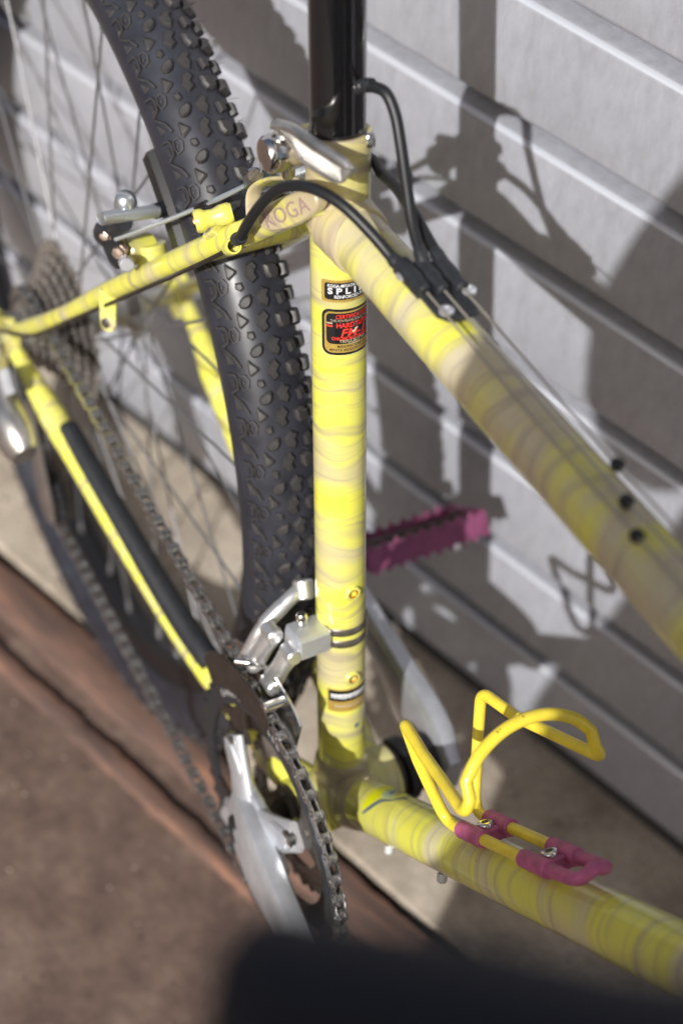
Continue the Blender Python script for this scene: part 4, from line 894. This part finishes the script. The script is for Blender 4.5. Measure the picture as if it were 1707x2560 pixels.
# ---- handlebar with rubber grips, stem, levers
bar_pts = [(313, -291, 689), (333, -262.6, 691.5), (354, -234.4, 693.8), (370, -190, 694), (363, -120, 686), (350, -50, 672), (350, 0, 668)]
def bar_m(v_): return (2 * 350 - v_[0] + 30, -v_[1], v_[2])
bl = spline(bar_pts + [bar_m(q_) for q_ in bar_pts[-2::-1]], 6)
hb = MB().tube(bl, 11.1, 20).build('handlebar', GLOSS, bike)
for side in (0, 1):
    pts = [Vector(q_) for q_ in (bl if side == 0 else bl[::-1])]; cum = 0; gp = []; gr_ = []
    base = [pts[0] + (pts[0] - pts[1]).normalized() * 6] + pts
    for i in range(len(base) - 1):
        a, b_ = base[i], base[i + 1]; L_ = (b_ - a).length; ns = max(1, int(L_ / 2.5))
        for k in range(ns):
            if cum < 128: gp.append(a + (b_ - a) * (k / ns)); gr_.append(16.8 + (0.35 if (len(gp) % 2) else -0.35))
            cum += L_ / ns
    gr_[0] = 8; gr_[1] = 13.5; gr_[2] = 16.0; gr_[-1] = 13
    MB().tube(gp, gr_, 32).build('grip', GRIPM, hb, 80)
MB().tube(spline([(350, 0, 668), (318, 0, 650), (288, 0, 622), (300, 0, 560), (316, 0, 500)], 5), [15] * 4 + [13] * 17, 24).build('stem', GLOSS, hb)
for s in (-1, 1):
    MB().tube(spline([(366, s * 120, 682), (402, s * 140, 672), (408, s * 190, 666), (394, s * 240, 662)], 5), [9, 9, 8, 7.5, 7, 6.5, 6, 6, 6, 6, 6, 6, 6, 6, 6, 5], 14, sq=(1, .6)).build('brake_lever', PLAST, hb)
# ---- fork and front wheel, saddle (beyond the frame of the photograph)
fa = Vector((640, 0, 25.1))
fk = MB().lathe(HB - HA * 8, -HA, [(0, 16), (16, 16), (30, 14), (31, 8)], 24)
for s in (-1, 1): fk.tube(spline([HB - HA * 24 + Y * s * 12, HB - HA * 40 + Y * s * 46, HB - HA * 180 + Vector((30, s * 50, 0)), fa + Vector((-20, s * 52, 30)), fa + Y * s * 52], 5), [15] * 6 + [13] * 8 + [10] * 7, 18)
fk.build('fork', P_DOWN, bike)
o = link('front_tyre', tyre.data, bike); o.location = fa * .001 + Vector((0, 0, BB_H)); o = link('front_rim', rim.data, bike); o.location = fa * .001 + Vector((0, 0, BB_H))
sdl = MB(); ss = [(-240, 60, 16), (-225, 72, 22), (-190, 74, 24), (-150, 56, 22), (-110, 32, 20), (-60, 22, 18), (10, 17, 15), (40, 8, 8)]; vs = []
for x, w, h in ss:
    for k in range(20):
        a = 2 * math.pi * k / 20; vs.append(Vector((x - 160 + 90, math.cos(a) * w, 735 + math.sin(a) * h * (1 if math.sin(a) < 0 else .8) - 0.0)))
sdl.add(vs, [(i * 20 + k, i * 20 + (k + 1) % 20, (i + 1) * 20 + (k + 1) % 20, (i + 1) * 20 + k) for i in range(len(ss) - 1) for k in range(20)] + [tuple(range(19, -1, -1)), tuple((len(ss) - 1) * 20 + k for k in range(20))])
sdl.build('saddle', BLACK, bike, 60)

# ================================================================== PERSON (stands behind the camera, throws the shade on the right)
CLOTH = simple('grey_brown_clothes', (0.07, 0.065, 0.06), .9)
def person():
    V_ = []; E_ = []; Rr = []
    def add(p, r, par=None):
        V_.append(p); Rr.append(r)
        if par is not None: E_.append((par, len(V_) - 1))
        return len(V_) - 1
    cx, cy = 0.490, -0.60
    pel = add((cx, cy, 0.93), (.21, .14)); ab = add((cx + .03, cy + .01, 1.08), (.17, .12), pel); ch = add((cx + .06, cy, 1.28), (.18, .13), ab); nk = add((cx + .09, cy + .02, 1.47), (.06, .06), ch); hd = add((cx + .08, cy + .05, 1.60), (.085, .10), nk); ht = add((cx + .08, cy + .05, 1.70), (.07, .08), hd)
    for s in (-1, 1):
        hp = add((cx + s * .105, cy, .80), (.125, .12), pel); kn = add((cx - .01 + s * .12, cy + .04, .50), (.105, .10), hp); an = add((cx - .02 + s * .125, cy, .10), (.07, .07), kn); ft = add((cx + s * .125, cy + .06, .05), (.055, .045), an); to = add((cx + s * .13, cy + .16, .035), (.045, .035), ft)
        sh = add((cx + .085 + s * .17, cy, 1.40), (.07, .07), ch); el = add((cx + (-.212 if s < 0 else .27), cy + .02, 1.07), (.115, .09), sh); wr = add((cx - .01 + s * .06, cy + .09, 1.22), (.04, .04), el); hn = add((cx - .02 + s * .045, cy + .11, 1.25), (.04, .03), wr)
    me = bpy.data.meshes.new('person'); me.from_pydata(V_, E_, []); o = bpy.data.objects.new('person', me); COL.objects.link(o)
    m = o.modifiers.new('skin', 'SKIN'); 
    for i, r in enumerate(Rr): me.skin_vertices[0].data[i].radius = r
    me.skin_vertices[0].data[0].use_root = True
    o.modifiers.new('sub', 'SUBSURF').levels = 2; me.materials.append(CLOTH); return o
per = person()
tag(per, 'person in plain clothes taking the picture, seen only by the shade at the right', 'person')
